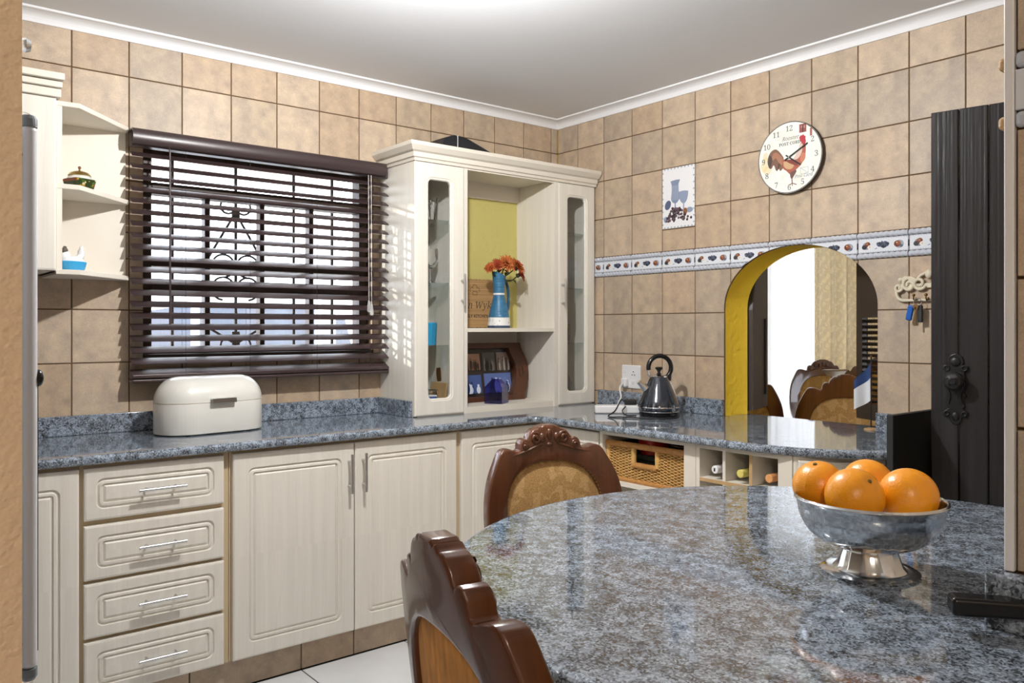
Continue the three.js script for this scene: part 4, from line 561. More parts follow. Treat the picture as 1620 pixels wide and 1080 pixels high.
{
  const t = thing('kettle', 'black pyramid kettle with chrome bands and loop handle', 'kettle', [-0.228, UP, 0.938], -0.5), blk = phys({ color: lin(0.012, 0.018, 0.03), roughness: 0.16, clearcoat: 1, clearcoatRoughness: 0.05 });
  part('power_base', boxUV(lathe([[0, 0], [0.086, 0], [0.09, 0.004], [0.09, 0.016], [0.085, 0.02], [0, 0.02]], 48)), M.blackGloss, t); part('base_band', boxUV(lathe([[0.08, 0.0205], [0.0905, 0.0205], [0.0915, 0.0225], [0.0905, 0.0245], [0.08, 0.0245]], 48)), M.chrome, t);
  part('body', boxUV(lathe([[0, 0.025], [0.092, 0.025], [0.0945, 0.029], [0.0935, 0.05], [0.085, 0.072], [0.062, 0.125], [0.042, 0.172], [0.0385, 0.178], [0, 0.178]], 56)), blk, t); part('body_band', boxUV(lathe([[0.092, 0.0395], [0.0955, 0.0395], [0.0965, 0.0425], [0.0955, 0.0455], [0.092, 0.0455]], 56)), M.chrome, t);
  const lid = part('lid', boxUV(lathe([[0, 0.178], [0.0395, 0.178], [0.0395, 0.182], [0.03, 0.188], [0, 0.19]], 40)), M.chrome, t); part('lid_knob', boxUV(lathe([[0, 0.188], [0.013, 0.188], [0.006, 0.198], [0.010, 0.208], [0.017, 0.214], [0.0175, 0.220], [0.012, 0.223], [0, 0.223]], 28)), M.blackGloss, lid);
  const sp = rod([-0.062, 0.125, 0], [-0.098, 0.158, 0], 0.019, 0.011, 18); part('spout', sp, M.chrome, t);
  const arc = []; for (let i = 0; i <= 22; i++) { const a = Math.PI * (1.06 - 1.42 * i / 22); arc.push([0.004 + Math.cos(a) * 0.054, 0.219 + Math.sin(a) * 0.054, 0]); } part('handle', tube(arc, 0.0105, 50, 12), M.blackGloss, t); part('handle_bracket', [tube([[-0.049, 0.222, 0], [-0.053, 0.205, 0], [-0.046, 0.182, 0], [-0.036, 0.177, 0]], 0.0045, 20, 8)], M.chrome, t); part('handle_neck', rod([0.050, 0.188, 0], [0.046, 0.160, 0], 0.0105, 0.012), M.blackGloss, t);
  part('water_gauge', rbox(0.062, 0.0665, 0.07, 0.14, -0.008, 0.008, 0.002), M.plastic, t).rotation.z = 0.0; const wg = t.children[t.children.length - 1]; wg.rotation.z = 0.40; wg.position.set(0.050, -0.003, 0);
}
{
  const t = thing('power_strip', 'white plug strip lying beside the kettle', 'power strip', [-0.275, UP, 0.748], -0.68); part('housing', rbox(-0.125, 0.095, 0.0, 0.036, -0.03, 0.03, 0.008, 3), M.plastic, t); part('socket_face', rbox(-0.115, 0.085, 0.036, 0.0385, -0.022, 0.022, 0.001), M.plastic, t);
  const pl = part('black_plug', rbox(0.015, 0.07, 0.0385, 0.065, -0.018, 0.018, 0.006, 3), M.blackMatt, t);
  const k = thing('power_cable', 'black cord looping over the worktop in front of the kettle', 'cord'); part('cable', tube([[-0.288, 0.945, 0.775], [-0.33, 0.955, 0.80], [-0.385, 0.91, 0.815], [-0.455, 0.890, 0.84], [-0.43, 0.890, 0.89], [-0.40, 0.890, 0.96], [-0.34, 0.890, 1.045], [-0.26, 0.890, 1.06], [-0.2, 0.890, 1.03]], 0.0032, 90, 8), M.blackMatt, k); part('cable', tube([[-0.29, 0.92, 0.79], [-0.335, 0.905, 0.812], [-0.35, 0.8895, 0.85], [-0.32, 0.8895, 0.885]], 0.0028, 40, 8), M.blackMatt, k);
  const w = thing('power_cable', 'white cord from the wall socket to the plug strip', 'cord'); part('cable', tube([[-0.035, 1.005, 0.533], [-0.07, 0.985, 0.545], [-0.12, 0.945, 0.60], [-0.2, 0.925, 0.66], [-0.235, 0.912, 0.69]], 0.0042, 50, 8), M.plastic, w); part('plug', rbox(-0.035, -0.0095, 0.985, 1.03, 0.515, 0.55, 0.008, 3), M.plastic, w);
}
{ const t = thing('wall_socket', 'white wall socket plate above the kettle cords', 'socket', [0, 1.037, 0.562], -Math.PI / 2); part('plate', panel(0.125, 0.118, [{ z: 0.0005, r: 0.006 }, { z: 0.006, r: 0.006 }, { i: 0.003, z: 0.009, r: 0.006 }], { seg: 4 }), M.plastic, t); part('socket_ring', [new THREE.TorusGeometry(0.017, 0.0015, 8, 28).translate(0.018, 0.015, 0.009)], M.plastic, t); part('pin_hole', [[0.018, 0.026], [0.010, 0.010], [0.026, 0.010]].map(([x, y]) => new THREE.CylinderGeometry(0.0032, 0.0032, 0.001, 12).rotateX(Math.PI / 2).translate(x, y, 0.0093)), M.blackMatt, t); part('switch', rbox(0.008, 0.028, -0.036, -0.018, 0.009, 0.0125, 0.002), M.plastic, t); part('switch', rbox(-0.045, -0.028, 0.02, 0.036, 0.009, 0.0125, 0.002), M.plastic, t); }
{
  const t = thing('desk_flag', 'small blue and white flag on a pole at the arch sill', 'flag', [0.03, UP, 1.80]); part('stand', boxUV(lathe([[0, 0], [0.026, 0], [0.026, 0.005], [0.008, 0.009], [0, 0.009]], 24)), M.edgeTan, t); part('pole', rod([0, 0.008, 0], [0, 0.285, 0], 0.0028), M.blackMatt, t); part('finial', ball(0.0045, [0, 0.288, 0]), M.brass, t);
  const cloth = (y0, y1, y2, y3, mat, name) => { const P = [], n = 12, at = (i, k) => { const s = i / n, top = y1 + (y3 - y1) * s, bot = y0 + (y2 - y0) * s; return [0.012 * Math.sin(s * 5) + 0.002, bot + (top - bot) * k, -0.004 - s * 0.062]; }; for (let i = 0; i < n; i++) { const A = at(i, 0), B = at(i + 1, 0), C = at(i + 1, 1), D = at(i, 1); P.push(...A, ...B, ...C, ...A, ...C, ...D); } const g = new THREE.BufferGeometry(); g.setAttribute('position', new THREE.Float32BufferAttribute(P, 3)); g.computeVertexNormals(); part(name, boxUV(g), mat, t); };
  cloth(0.205, 0.265, 0.155, 0.19, std({ color: lin(0.02, 0.05, 0.16), roughness: 0.8 }), 'blue_half'); cloth(0.115, 0.205, 0.075, 0.155, std({ color: lin(0.7, 0.72, 0.75), roughness: 0.8 }), 'white_half');
}
// ================================================================ ON THE ARCH WALL
{
  const t = thing('wall_clock', 'round wall clock with a rooster picture face', 'clock', [0, 2.003, 1.474], -Math.PI / 2), r = 0.151;
  const face = canvasTex(1024, 1024, (c, w) => {
    c.fillStyle = '#e9ebe6'; c.fillRect(0, 0, w, w); const q = rng(12); for (let i = 0; i < 60; i++) { c.fillStyle = ['rgba(214,208,190,0.10)', 'rgba(200,206,205,0.10)', 'rgba(226,200,140,0.08)'][i % 3]; c.beginPath(); c.arc(q() * w, q() * w, 20 + q() * 90, 0, 6.3); c.fill(); }
    c.fillStyle = 'rgba(222,190,110,0.35)'; for (const [x, y, a, b] of [[110, 560, 60, 110], [150, 650, 70, 60], [120, 440, 40, 60]]) { c.beginPath(); c.ellipse(x, y, a, b, 0.2, 0, 6.3); c.fill(); }
    c.fillStyle = '#8d4a44'; c.fillRect(672, 70, 110, 120); c.fillStyle = '#b98a80'; c.fillRect(700, 96, 60, 36); c.fillStyle = '#6d332e'; c.fillRect(718, 78, 22, 110); c.fillStyle = '#9c5b52'; c.fillRect(838, 150, 34, 110);
    c.fillStyle = '#2a2c30'; c.textAlign = 'center'; c.textBaseline = 'middle'; c.font = '108px serif'; for (let k = 1; k <= 12; k++) { if (k === 1) continue; const a = k / 12 * 6.2832; c.fillText(String(k), 512 + Math.sin(a) * 424, 520 - Math.cos(a) * 424); } c.fillStyle = '#3d2426'; c.fillText('1', 512 + Math.sin(0.5236) * 424, 520 - Math.cos(0.5236) * 424);
    c.font = 'italic 74px serif'; c.fillStyle = '#4a4c50'; c.fillText('Rooster', 528, 236); c.font = 'bold 60px serif'; c.fillStyle = '#33353a'; c.fillText('POST CORD', 520, 312);
    c.strokeStyle = '#7d93a8'; c.lineWidth = 4; c.strokeRect(690, 690, 120, 86); c.beginPath(); c.moveTo(690, 690); c.lineTo(810, 776); c.stroke(); c.font = 'italic 62px serif'; c.fillStyle = '#5f6f80'; c.fillText('Post Card', 735, 800);
    const blob = (pts, col) => { c.fillStyle = col; c.beginPath(); c.moveTo(pts[0][0], pts[0][1]); for (let i = 1; i < pts.length; i++) { const a = pts[i], b = pts[(i + 1) % pts.length]; c.quadraticCurveTo(a[0], a[1], (a[0] + b[0]) / 2, (a[1] + b[1]) / 2); } c.closePath(); c.fill(); };
    blob([[420, 500], [330, 360], [230, 360], [160, 450], [150, 560], [215, 660], [260, 560], [300, 700], [350, 640], [360, 700], [430, 640]], '#7a5a48'); blob([[400, 500], [320, 400], [250, 410], [215, 500], [260, 520], [290, 470], [360, 600], [420, 600]], '#a5745a'); blob([[190, 430], [150, 560], [200, 650], [220, 560], [240, 480]], '#4b3d3a'); blob([[340, 560], [300, 690], [350, 640], [380, 600]], '#5b4338');
    blob([[400, 520], [520, 560], [600, 560], [650, 440], [690, 330], [760, 320], [780, 420], [760, 560], [700, 650], [600, 720], [560, 760], [520, 760], [470, 700], [400, 660]], '#a55b46'); blob([[560, 560], [640, 470], [680, 350], [730, 340], [720, 460], [660, 560]], '#d7c0b4'); blob([[420, 560], [520, 570], [600, 620], [560, 690], [470, 680], [420, 630]], '#c6a27a'); blob([[440, 540], [560, 540], [640, 600], [660, 660], [600, 640], [500, 590]], '#7c3a30'); blob([[700, 480], [770, 470], [770, 570], [720, 620], [680, 580]], '#c27a5c');
    blob([[670, 260], [690, 225], [715, 235], [735, 215], [750, 245], [775, 250], [765, 290], [780, 320], [760, 380], [735, 350], [700, 330]], '#b5303c'); blob([[735, 330], [765, 350], [760, 410], [735, 400]], '#a02834');
    blob([[520, 740], [600, 700], [640, 720], [580, 800], [560, 830], [535, 820]], '#6d4a44'); c.strokeStyle = '#6b4a3a'; c.lineWidth = 15; c.beginPath(); c.moveTo(555, 800); c.lineTo(560, 900); c.stroke(); c.lineWidth = 11; for (const [x, y] of [[500, 915], [560, 930], [630, 918]]) { c.beginPath(); c.moveTo(560, 890); c.lineTo(x, y); c.stroke(); }
    c.strokeStyle = '#2d2928'; c.lineWidth = 9; c.beginPath(); c.arc(512, 512, 505, 0, 6.3); c.stroke();
  });
  const dg = new THREE.CircleGeometry(r - 0.0015, 80); part('face', dg, std({ map: face, roughness: 0.45 }), t, [0, 0, 0.0245]); part('body', boxUV(new THREE.CylinderGeometry(r, r, 0.014, 80).rotateX(Math.PI / 2).translate(0, 0, 0.017)), std({ color: lin(0.06, 0.04, 0.03), roughness: 0.6 }), t); part('movement', rbox(-0.028, 0.028, -0.028, 0.028, 0.001, 0.010), M.blackMatt, t);
  const hand = (len, a, wd, z, tail) => { const g = box(-wd / 2, wd / 2, -tail, len, z, z + 0.001); g.rotateZ(-a); return g; }; part('minute_hand', hand(0.098, 1.085, 0.006, 0.0275, 0.022), M.blackMatt, t); part('hour_hand', hand(0.068, 2.19, 0.006, 0.026, 0.018), M.blackMatt, t); part('hand_pin', new THREE.CylinderGeometry(0.004, 0.004, 0.006, 14).rotateX(Math.PI / 2).translate(0, 0, 0.027), M.chrome, t);
}
{
  const t = thing('key_rack', 'cream scrolled cast key rack beside the plank door', 'key rack', [0, 1.44, 2.04], -Math.PI / 2), m = std({ color: lin(0.66, 0.60, 0.46), roughness: 0.5 }), z = 0.012;
  const sc = (cx, cy, r, s, a0, turns, rr = 0.0065) => { const p = []; for (let i = 0; i <= 30; i++) { const u = i / 30, a = a0 + s * u * turns * 6.283; p.push([cx + Math.cos(a) * r * (1 - 0.78 * u), cy + Math.sin(a) * r * (1 - 0.78 * u), z]); } return tube(p, rr, 50, 8); };
  const L = []; for (const s of [-1, 1]) { L.push(sc(s * 0.072, 0.008, 0.028, -s, s > 0 ? 2.6 : 0.5, 1.5), sc(s * 0.034, 0.012, 0.024, s, s > 0 ? 3.6 : -0.4, 1.4), sc(s * 0.112, -0.002, 0.016, s, 0.5, 1.3, 0.006), tube([[s * 0.01, 0.05, z], [s * 0.03, 0.04, z], [s * 0.05, 0.02, z], [s * 0.085, 0.035, z], [s * 0.105, 0.02, z]], 0.006, 30, 8), tube([[s * 0.118, -0.01, z], [s * 0.118, -0.03, z], [s * 0.108, -0.045, z], [s * 0.095, -0.05, z]], 0.007, 24, 8), ball(0.009, [s * 0.105, 0.027, z])); } L.push(ball(0.014, [0, 0.045, z], [1, 1.2, 0.7]), rbox(-0.10, 0.10, -0.055, -0.045, z - 0.005, z + 0.005, 0.003), rbox(-0.11, 0.11, -0.006, 0.012, 0.001, z, 0.003));
  part('scrollwork', L, m, t); for (const x of [-0.045, 0, 0.045]) part('hook', [tube([[x, -0.042, z + 0.004], [x, -0.052, z + 0.016], [x, -0.045, z + 0.024], [x, -0.035, z + 0.024]], 0.003, 20, 6), ball(0.006, [x, -0.032, z + 0.024])], M.brass, t);
  const k = thing('key_bunch', 'bunch of keys with a blue fob hanging from the key rack', 'keys', [-0.032, 1.395, 2.008]); part('key_ring', new THREE.TorusGeometry(0.013, 0.0012, 6, 24).rotateY(Math.PI / 2 + 0.3).translate(0, -0.012, 0), M.steel, k); part('blue_fob', rbox(-0.006, 0.006, -0.085, -0.028, -0.028, -0.006, 0.005, 3), std({ color: lin(0.01, 0.10, 0.42), roughness: 0.3 }), k).rotation.x = 0.2; part('black_fob', rbox(-0.004, 0.008, -0.088, -0.025, 0.0, 0.018, 0.004, 3), M.blackMatt, k); part('key', [rbox(-0.010, -0.008, -0.10, -0.03, -0.008, -0.001, 0.0008), new THREE.CylinderGeometry(0.010, 0.010, 0.002, 16).rotateZ(Math.PI / 2).translate(-0.009, -0.03, -0.003)], M.brass, k);
}

// ================================================================ IN AND ON THE DISPLAY CABINET
{
  const t = thing('blue_jug', 'tall blue jug with white bands holding orange flowers', 'jug', [-0.545, 1.2855, 0.16], 0.15), blue = phys({ color: lin(0.035, 0.16, 0.30), bumpMap: dataTex(16, 256, (u, v) => grey(128 + 90 * Math.sin(v * 6.283 * 22)), { size: [0.1, 0.3], srgb: false }), bumpScale: 0.001, roughness: 0.4 }), navy = std({ color: lin(0.03, 0.06, 0.12), roughness: 0.4 });
  const q = rng(5), speck = canvasTex(512, 128, (c, w, h) => { c.fillStyle = '#e8e9e8'; c.fillRect(0, 0, w, h); for (let i = 0; i < 160; i++) { c.fillStyle = '#46506a'; c.beginPath(); c.arc(q() * w, q() * h, 1 + q() * 2.4, 0, 6.3); c.fill(); } });
  part('foot_band', lathe([[0, 0], [0.0575, 0], [0.0578, 0.012], [0.056, 0.012]], 40), navy, t); part('speckled_band', lathe([[0.0576, 0.012], [0.0572, 0.02], [0.0535, 0.052], [0.0535, 0.053]], 40), std({ map: speck, roughness: 0.3 }), t);
  part('body', boxUV(lathe([[0.0525, 0.053], [0.0495, 0.075], [0.038, 0.12], [0.029, 0.158], [0.0282, 0.166]], 40)), blue, t); part('white_band', boxUV(lathe([[0.0282, 0.166], [0.0292, 0.167], [0.029, 0.175], [0.028, 0.176]], 40)), M.plastic, t);
  const neck = lathe([[0.028, 0.176], [0.0288, 0.20], [0.0305, 0.235], [0.033, 0.262], [0.0335, 0.266], [0.031, 0.266], [0.027, 0.20], [0.026, 0.17]], 40); { const p = neck.attributes.position; for (let i = 0; i < p.count; i++) { const y = p.getY(i), k = Math.max(0, (y - 0.21) / 0.056); p.setX(i, p.getX(i) * (1 + 0.18 * k * (p.getX(i) < 0 ? 1 : 0.2))); p.setY(i, y + k * (-p.getX(i)) * 0.45); } neck.computeVertexNormals(); } part('neck', boxUV(neck), blue, t);
  part('handle', tube([[0.024, 0.225, 0], [0.05, 0.232, 0], [0.066, 0.20, 0], [0.070, 0.15, 0], [0.066, 0.10, 0], [0.05, 0.07, 0], [0.042, 0.068, 0]], 0.0075, 40, 10), blue, t);
}
{
  const pm = [lin(0.42, 0.085, 0.015), lin(0.33, 0.045, 0.012), lin(0.48, 0.13, 0.025)].map((c) => std({ color: c, roughness: 0.75 })), green = std({ color: lin(0.03, 0.045, 0.012), roughness: 0.8 }), heart = std({ color: lin(0.09, 0.012, 0.008), roughness: 0.9 });
  const petal = (len, wd) => { const P = [], n = 5, at = (i, s) => { const u = i / n, w = wd * Math.sin(Math.PI * Math.min(0.97, 0.12 + u * 0.85)) ** 0.8; return [s * w, 0.012 * Math.sin(u * 2.6) + Math.abs(s) * 0.0025, u * len]; }; for (let i = 0; i < n; i++) for (const [a, b] of [[-1, 0], [0, 1]]) { const A = at(i, a), B = at(i, b), C = at(i + 1, b), D = at(i + 1, a); P.push(...A, ...B, ...C, ...A, ...C, ...D); } const g = new THREE.BufferGeometry(); g.setAttribute('position', new THREE.Float32BufferAttribute(P, 3)); g.computeVertexNormals(); return g; };
  const q = rng(21); const heads = [[-0.615, 1.580, 0.185, -1.0, 0.9, 0.034, 'leftmost small orange flower in the blue jug'], [-0.565, 1.596, 0.175, -0.45, 1.0, 0.040, 'orange flower above the jug spout'], [-0.520, 1.605, 0.185, -0.05, 1.1, 0.055, 'large central orange flower in the blue jug'], [-0.462, 1.592, 0.195, 0.35, 1.0, 0.050, 'orange flower leaning right out of the blue jug'], [-0.432, 1.555, 0.175, 0.9, 0.9, 0.042, 'rightmost drooping orange flower in the blue jug']];
  heads.forEach(([x, y, z, rz, rx, r, label], k) => { const t = thing('flower', label, 'flower', [x, y, z], 0, 'orange flowers in the jug'); const L = []; const h = new THREE.Group(); for (let ring = 0; ring < 3; ring++) { const n = [20, 17, 13][ring]; for (let i = 0; i < n; i++) { const g = petal(r * (1 - ring * 0.2) * (0.9 + q() * 0.2), r * 0.13); g.rotateX(-(0.12 + ring * 0.36 + q() * 0.15)); g.rotateY(i / n * 6.283 + ring * 0.2 + q() * 0.1); L.push(g); } } const e = new THREE.Euler(rx, 0, -rz); const mk = (g) => { g.applyQuaternion(new THREE.Quaternion().setFromEuler(e)); return g; }; part('petals', mk(merge(L)), pm[k % 3], t).userData.kind = 'stuff'; part('centre', mk(ball(r * 0.26, [0, r * 0.1, 0], [1, 0.7, 1])), heart, t); part('sepal', mk(ball(r * 0.3, [0, -r * 0.1, 0], [1, 0.6, 1])), green, t); part('stem', tube([[0, 0, 0], [(-0.545 - x) * 0.4, -0.03, (0.16 - z) * 0.4], [(-0.545 - x) * 0.85, 1.53 - y, (0.16 - z) * 0.9], [-0.545 - x, 1.42 - y, 0.16 - z]], 0.003, 20, 6), green, t); if (k > 1) part('leaf', [0, 1, 2].map((i) => { const g = petal(0.045, 0.012); g.rotateX(0.5); g.rotateY(i * 1.2 + k); g.translate((-0.545 - x) * 0.5, -0.028, 0); return g; }), green, t); });
}
{
  const t = thing('wooden_board', 'wooden kitchen board with black lettering leaning behind the jug', 'board', [-0.636, 1.286, 0.030]); t.rotation.x = -0.03;
  const tex = canvasTex(700, 500, (c, w, h) => { const q = rng(14); c.fillStyle = '#b08d5e'; c.fillRect(0, 0, w, h); for (let i = 0; i < 220; i++) { c.strokeStyle = ['rgba(120,88,52,0.25)', 'rgba(206,172,124,0.25)', 'rgba(90,64,36,0.18)'][i % 3]; c.lineWidth = 1 + q() * 4; const y = q() * h; c.beginPath(); c.moveTo(0, y); c.bezierCurveTo(w * 0.3, y + (q() - 0.5) * 40, w * 0.6, y + (q() - 0.5) * 40, w, y + (q() - 0.5) * 20); c.stroke(); }
    c.strokeStyle = '#4a3524'; c.fillStyle = '#4a3524'; c.lineWidth = 5; c.beginPath(); c.arc(378, 112, 24, 2.2, 5.2); c.arc(412, 88, 30, 3.6, 6.1); c.arc(450, 112, 24, 4.2, 7.2); c.stroke(); c.strokeRect(386, 128, 56, 34); c.textAlign = 'center'; c.font = 'italic 98px serif'; c.fillStyle = '#33261c'; c.fillText('Van Wyk', 405, 300); c.font = 'bold 44px sans-serif'; c.fillText('FAMILY KITCHEN', 400, 395); });
  const g = panel(0.35, 0.25, [{ z: 0, r: 0.012 }, { z: 0.014, r: 0.012 }, { i: 0.003, z: 0.017, r: 0.01 }], { seg: 4 }), uv = g.attributes.uv; for (let i = 0; i < uv.count; i++) uv.setXY(i, 0.5 + uv.getX(i) / 0.35, 0.5 + uv.getY(i) / 0.25); part('board', g, std({ map: tex, roughness: 0.6 }), t, [0, 0.125, -0.006]); part('back_foot', box(-0.1, 0.1, 0.0, 0.01, -0.02, -0.006), M.edgeTan, t);
}
{
  const t = thing('photo_tray', 'brown wooden tray with family photographs leaning in the lower niche', 'tray', [-0.59, 0.9145, 0.115]); t.rotation.x = -0.14; const wd = std({ map: mahoganyTex, color: lin(0.95, 1.0, 0.95), roughness: 0.4 });
  const s = new THREE.Shape(), h = 0.145; const o = (k, m) => { const p = []; const sp = new THREE.SplineCurve([[0.235, h], [0.245, h * 0.75], [0.268, h * 0.35], [0.275, 0], [0.268, -h * 0.35], [0.245, -h * 0.75], [0.235, -h]].map(([x, y]) => new THREE.Vector2(x - k, y * (1 - m)))).getPoints(24); for (const v of sp) p.push([v.x, v.y]); for (const v of sp.slice().reverse()) p.push([-v.x, v.y]); return p; };
  part('rim', boxUV(extrude(o(0, 0), 0.04, { bevel: 0.004, seg: 2, holes: [o(0.075, 0.13).reverse()] })), wd, t, [0, h + 0.001, -0.02]); part('tray_base', boxUV(extrude(o(0.02, 0.05), 0.006)), std({ color: lin(0.035, 0.025, 0.02), roughness: 0.3 }), t, [0, h + 0.001, -0.02]);
  for (const sx of [-1, 1]) part('grip_ring', new THREE.TorusGeometry(0.03, 0.004, 8, 28).scale(0.45, 1, 1), wd, t, [sx * 0.228, h, 0.021]);
  const pic = canvasTex(640, 480, (c, w, hh) => { c.fillStyle = '#2b2523'; c.fillRect(0, 0, w, hh); const q = rng(17); const f = (x, y, a, b, bg, cols) => { c.fillStyle = bg; c.fillRect(x, y, a, b); for (let i = 0; i < 9; i++) { const px = x + a * (0.08 + 0.84 * q()), ph = b * (0.45 + 0.35 * q()); c.fillStyle = cols[i % cols.length]; c.beginPath(); c.ellipse(px, y + b - ph * 0.4, a * 0.075, ph * 0.44, 0, 0, 6.3); c.fill(); c.beginPath(); c.arc(px, y + b - ph * 0.92, a * 0.042, 0, 6.3); c.fill(); } };
    f(20, 40, 130, 180, '#7a5a48', ['#2c2420', '#3a2c26']); f(180, 40, 120, 170, '#b48a6e', ['#3d2c26', '#5b4238']); f(330, 30, 130, 190, '#5a5a58', ['#2a2828', '#8a8a86']); f(480, 30, 140, 190, '#8a7a70', ['#4a2c22', '#cfcac4']); f(20, 260, 280, 190, '#3f568f', ['#dfe6f2', '#263560', '#c9d4ea']); f(330, 250, 290, 200, '#5a6fa8', ['#d5def0', '#2b3c6c']); });
  const pg = new THREE.PlaneGeometry(0.385, 0.235); part('photographs', pg, phys({ map: pic, roughness: 0.12 }), t, [0.0, h + 0.001, -0.0125]);
}
{
  const t = thing('purple_glass_house', 'violet see-through house-shaped glass box in front of the tray', 'ornament', [-0.612, 0.9145, 0.225], 0.55), m = phys({ color: lin(0.55, 0.55, 0.80), transmission: 1, thickness: 0, roughness: 0.04, ior: 1.45 });
  const w = 0.046, hb = 0.078, ht = 0.118; const wall = (a) => { const g = box(-w, w, 0.003, hb, w - 0.002, w); g.rotateY(a); return g; }; for (let k = 0; k < 4; k++) part('wall_pane', wall(k * Math.PI / 2), m, t); part('floor_pane', box(-w, w, 0, 0.003, -w, w), m, t); for (let k = 0; k < 4; k++) { const g = extrude([[-w, 0], [w, 0], [0.016, 0.0505], [-0.016, 0.0505]], 0.002); g.rotateX(-0.64); g.translate(0, hb, w - 0.001); g.rotateY(k * Math.PI / 2); part('roof_pane', boxUV(g), m, t); }
}
{ // glassware and oddments behind the glazed doors
  const tumbler = () => lathe([[0, 0.004], [0.026, 0.004], [0.033, 0.105], [0.0345, 0.105], [0.0285, 0], [0, 0]], 28), wine = () => lathe([[0, 0.003], [0.03, 0.003], [0.006, 0.012], [0.005, 0.07], [0.02, 0.085], [0.035, 0.115], [0.033, 0.165], [0.0345, 0.165], [0.0365, 0.115], [0.021, 0.082], [0.0, 0.07], [0, 0]], 28);
  const T = (x, z, y, label) => part('glass', boxUV(tumbler()), M.glassware, thing('tumbler', label, 'glass', [x, y, z], 0, 'tumblers on the top shelf')); T(-1.02, 0.12, 1.7862, 'front-left clear tumbler on the top shelf of the left glazed cupboard'); T(-0.94, 0.10, 1.7862, 'right clear tumbler on the top shelf of the left glazed cupboard'); T(-0.98, 0.20, 1.7862, 'foremost clear tumbler on the top shelf of the left glazed cupboard');
  const Wg = (x, z, label) => part('glass', boxUV(wine()), M.glassware, thing('wine_glass', label, 'glass', [x, 1.4962, z], 0, 'wine glasses')); Wg(-0.955, 0.16, 'wine glass nearest the left cupboard pane on the second shelf'); Wg(-1.03, 0.10, 'wine glass at the back left on the second shelf');
  { const t = thing('blue_canister', 'bright blue scalloped canister on the third glass shelf', 'canister', [-0.985, 1.2065, 0.165]); const g = new THREE.CylinderGeometry(0.05, 0.045, 0.1, 72, 4); const p = g.attributes.position; for (let i = 0; i < p.count; i++) { const a = Math.atan2(p.getZ(i), p.getX(i)), k = 1 + 0.055 * Math.abs(Math.sin(a * 7)); p.setX(i, p.getX(i) * k); p.setZ(i, p.getZ(i) * k); } g.computeVertexNormals(); g.translate(0, 0.05, 0); const m = phys({ color: lin(0.01, 0.36, 0.66), roughness: 0.2 }); part('canister_body', g, m, t); part('rim', new THREE.TorusGeometry(0.048, 0.004, 8, 40).rotateX(Math.PI / 2).translate(0, 0.101, 0), m, t); }
  { const t = thing('blue_tin', 'small royal blue tin at the bottom of the left glazed cupboard', 'tin', [-0.995, 0.9145, 0.20]); part('tin_body', rbox(-0.035, 0.035, 0, 0.05, -0.02, 0.02, 0.004), std({ color: lin(0.01, 0.08, 0.42), roughness: 0.35 }), t); part('tin_lid', rbox(-0.036, 0.036, 0.05, 0.058, -0.021, 0.021, 0.003), M.plastic, t); }
  part('glass', boxUV(lathe([[0, 0.003], [0.03, 0.003], [0.034, 0.07], [0.03, 0.075], [0.032, 0.076], [0.036, 0.07], [0.033, 0], [0, 0]], 28)), M.glassware, thing('glass_jar', 'short glass jar beside the royal blue tin', 'jar', [-0.93, 0.9145, 0.13]));
  { const t = thing('cutting_board', 'wooden board leaning inside the left glazed cupboard', 'board', [-0.90, 0.915, 0.13]); t.rotation.z = 0.0; part('board', rbox(-0.004, 0.004, 0, 0.11, -0.07, 0.07, 0.003), M.edgeTan, t).rotation.z = -0.12; }
  const dark = (x, z, y, h, r, label) => { const t = thing('dark_bottle', label, 'bottle', [x, y, z], 0, 'bottles in the right glazed cupboard'); part('bottle_body', boxUV(lathe([[0, 0], [r, 0], [r, h * 0.62], [r * 0.4, h * 0.76], [r * 0.36, h], [0, h]], 24)), phys({ color: lin(0.03, 0.04, 0.06), roughness: 0.12 }), t); part('cap', boxUV(lathe([[0, h], [r * 0.42, h], [r * 0.42, h + 0.014], [0, h + 0.014]], 20)), M.blackMatt, t); };
  dark(-0.10, 0.14, 1.4962, 0.2, 0.034, 'dark bottle at the right of the second shelf in the right glazed cupboard'); dark(-0.18, 0.10, 1.4962, 0.17, 0.03, 'dark bottle at the back of the second shelf in the right glazed cupboard');
  { const t = thing('dish_stack', 'stack of brown dishes on the third shelf of the right glazed cupboard', 'dishes', [-0.145, 1.2065, 0.135]); const m = std({ color: lin(0.25, 0.18, 0.1), roughness: 0.35 }); for (let k = 0; k < 6; k++) part('dish', boxUV(lathe([[0, 0], [0.05, 0], [0.085, 0.022], [0.083, 0.026], [0.05, 0.006], [0, 0.006]], 32)), m, t, [0, k * 0.014, 0]); }
  { const t = thing('glass_plate', 'clear glass plate leaning at the bottom of the right glazed cupboard', 'plate', [-0.15, 0.945, 0.16]); part('plate', boxUV(lathe([[0, 0], [0.06, 0], [0.09, 0.012], [0.089, 0.015], [0.06, 0.004], [0, 0.004]], 40).rotateX(1.1)), M.glassware, t, [0, 0.05, 0]); part('rim', new THREE.TorusGeometry(0.089, 0.002, 6, 48).rotateX(Math.PI / 2).translate(0, 0.0135, 0).rotateX(1.1), M.glassware, t, [0, 0.05, 0]); }
}
{ const t = thing('black_case', 'flat black case lying on top of the display cabinet', 'case', [-0.82, 2.1125, 0.16]); const g = extrude([[-0.13, 0], [-0.12, 0.045], [-0.06, 0.068], [0.01, 0.064], [0.17, 0.010], [0.17, 0]], 0.18, { bevel: 0.008, seg: 3 }); part('shell', boxUV(g.translate(0, 0.008, -0.09)), phys({ color: lin(0.012, 0.013, 0.016), roughness: 0.35 }), t); part('seam', rbox(-0.045, -0.043, 0.02, 0.081, -0.095, 0.0935, 0.0005), M.plastic, t); }
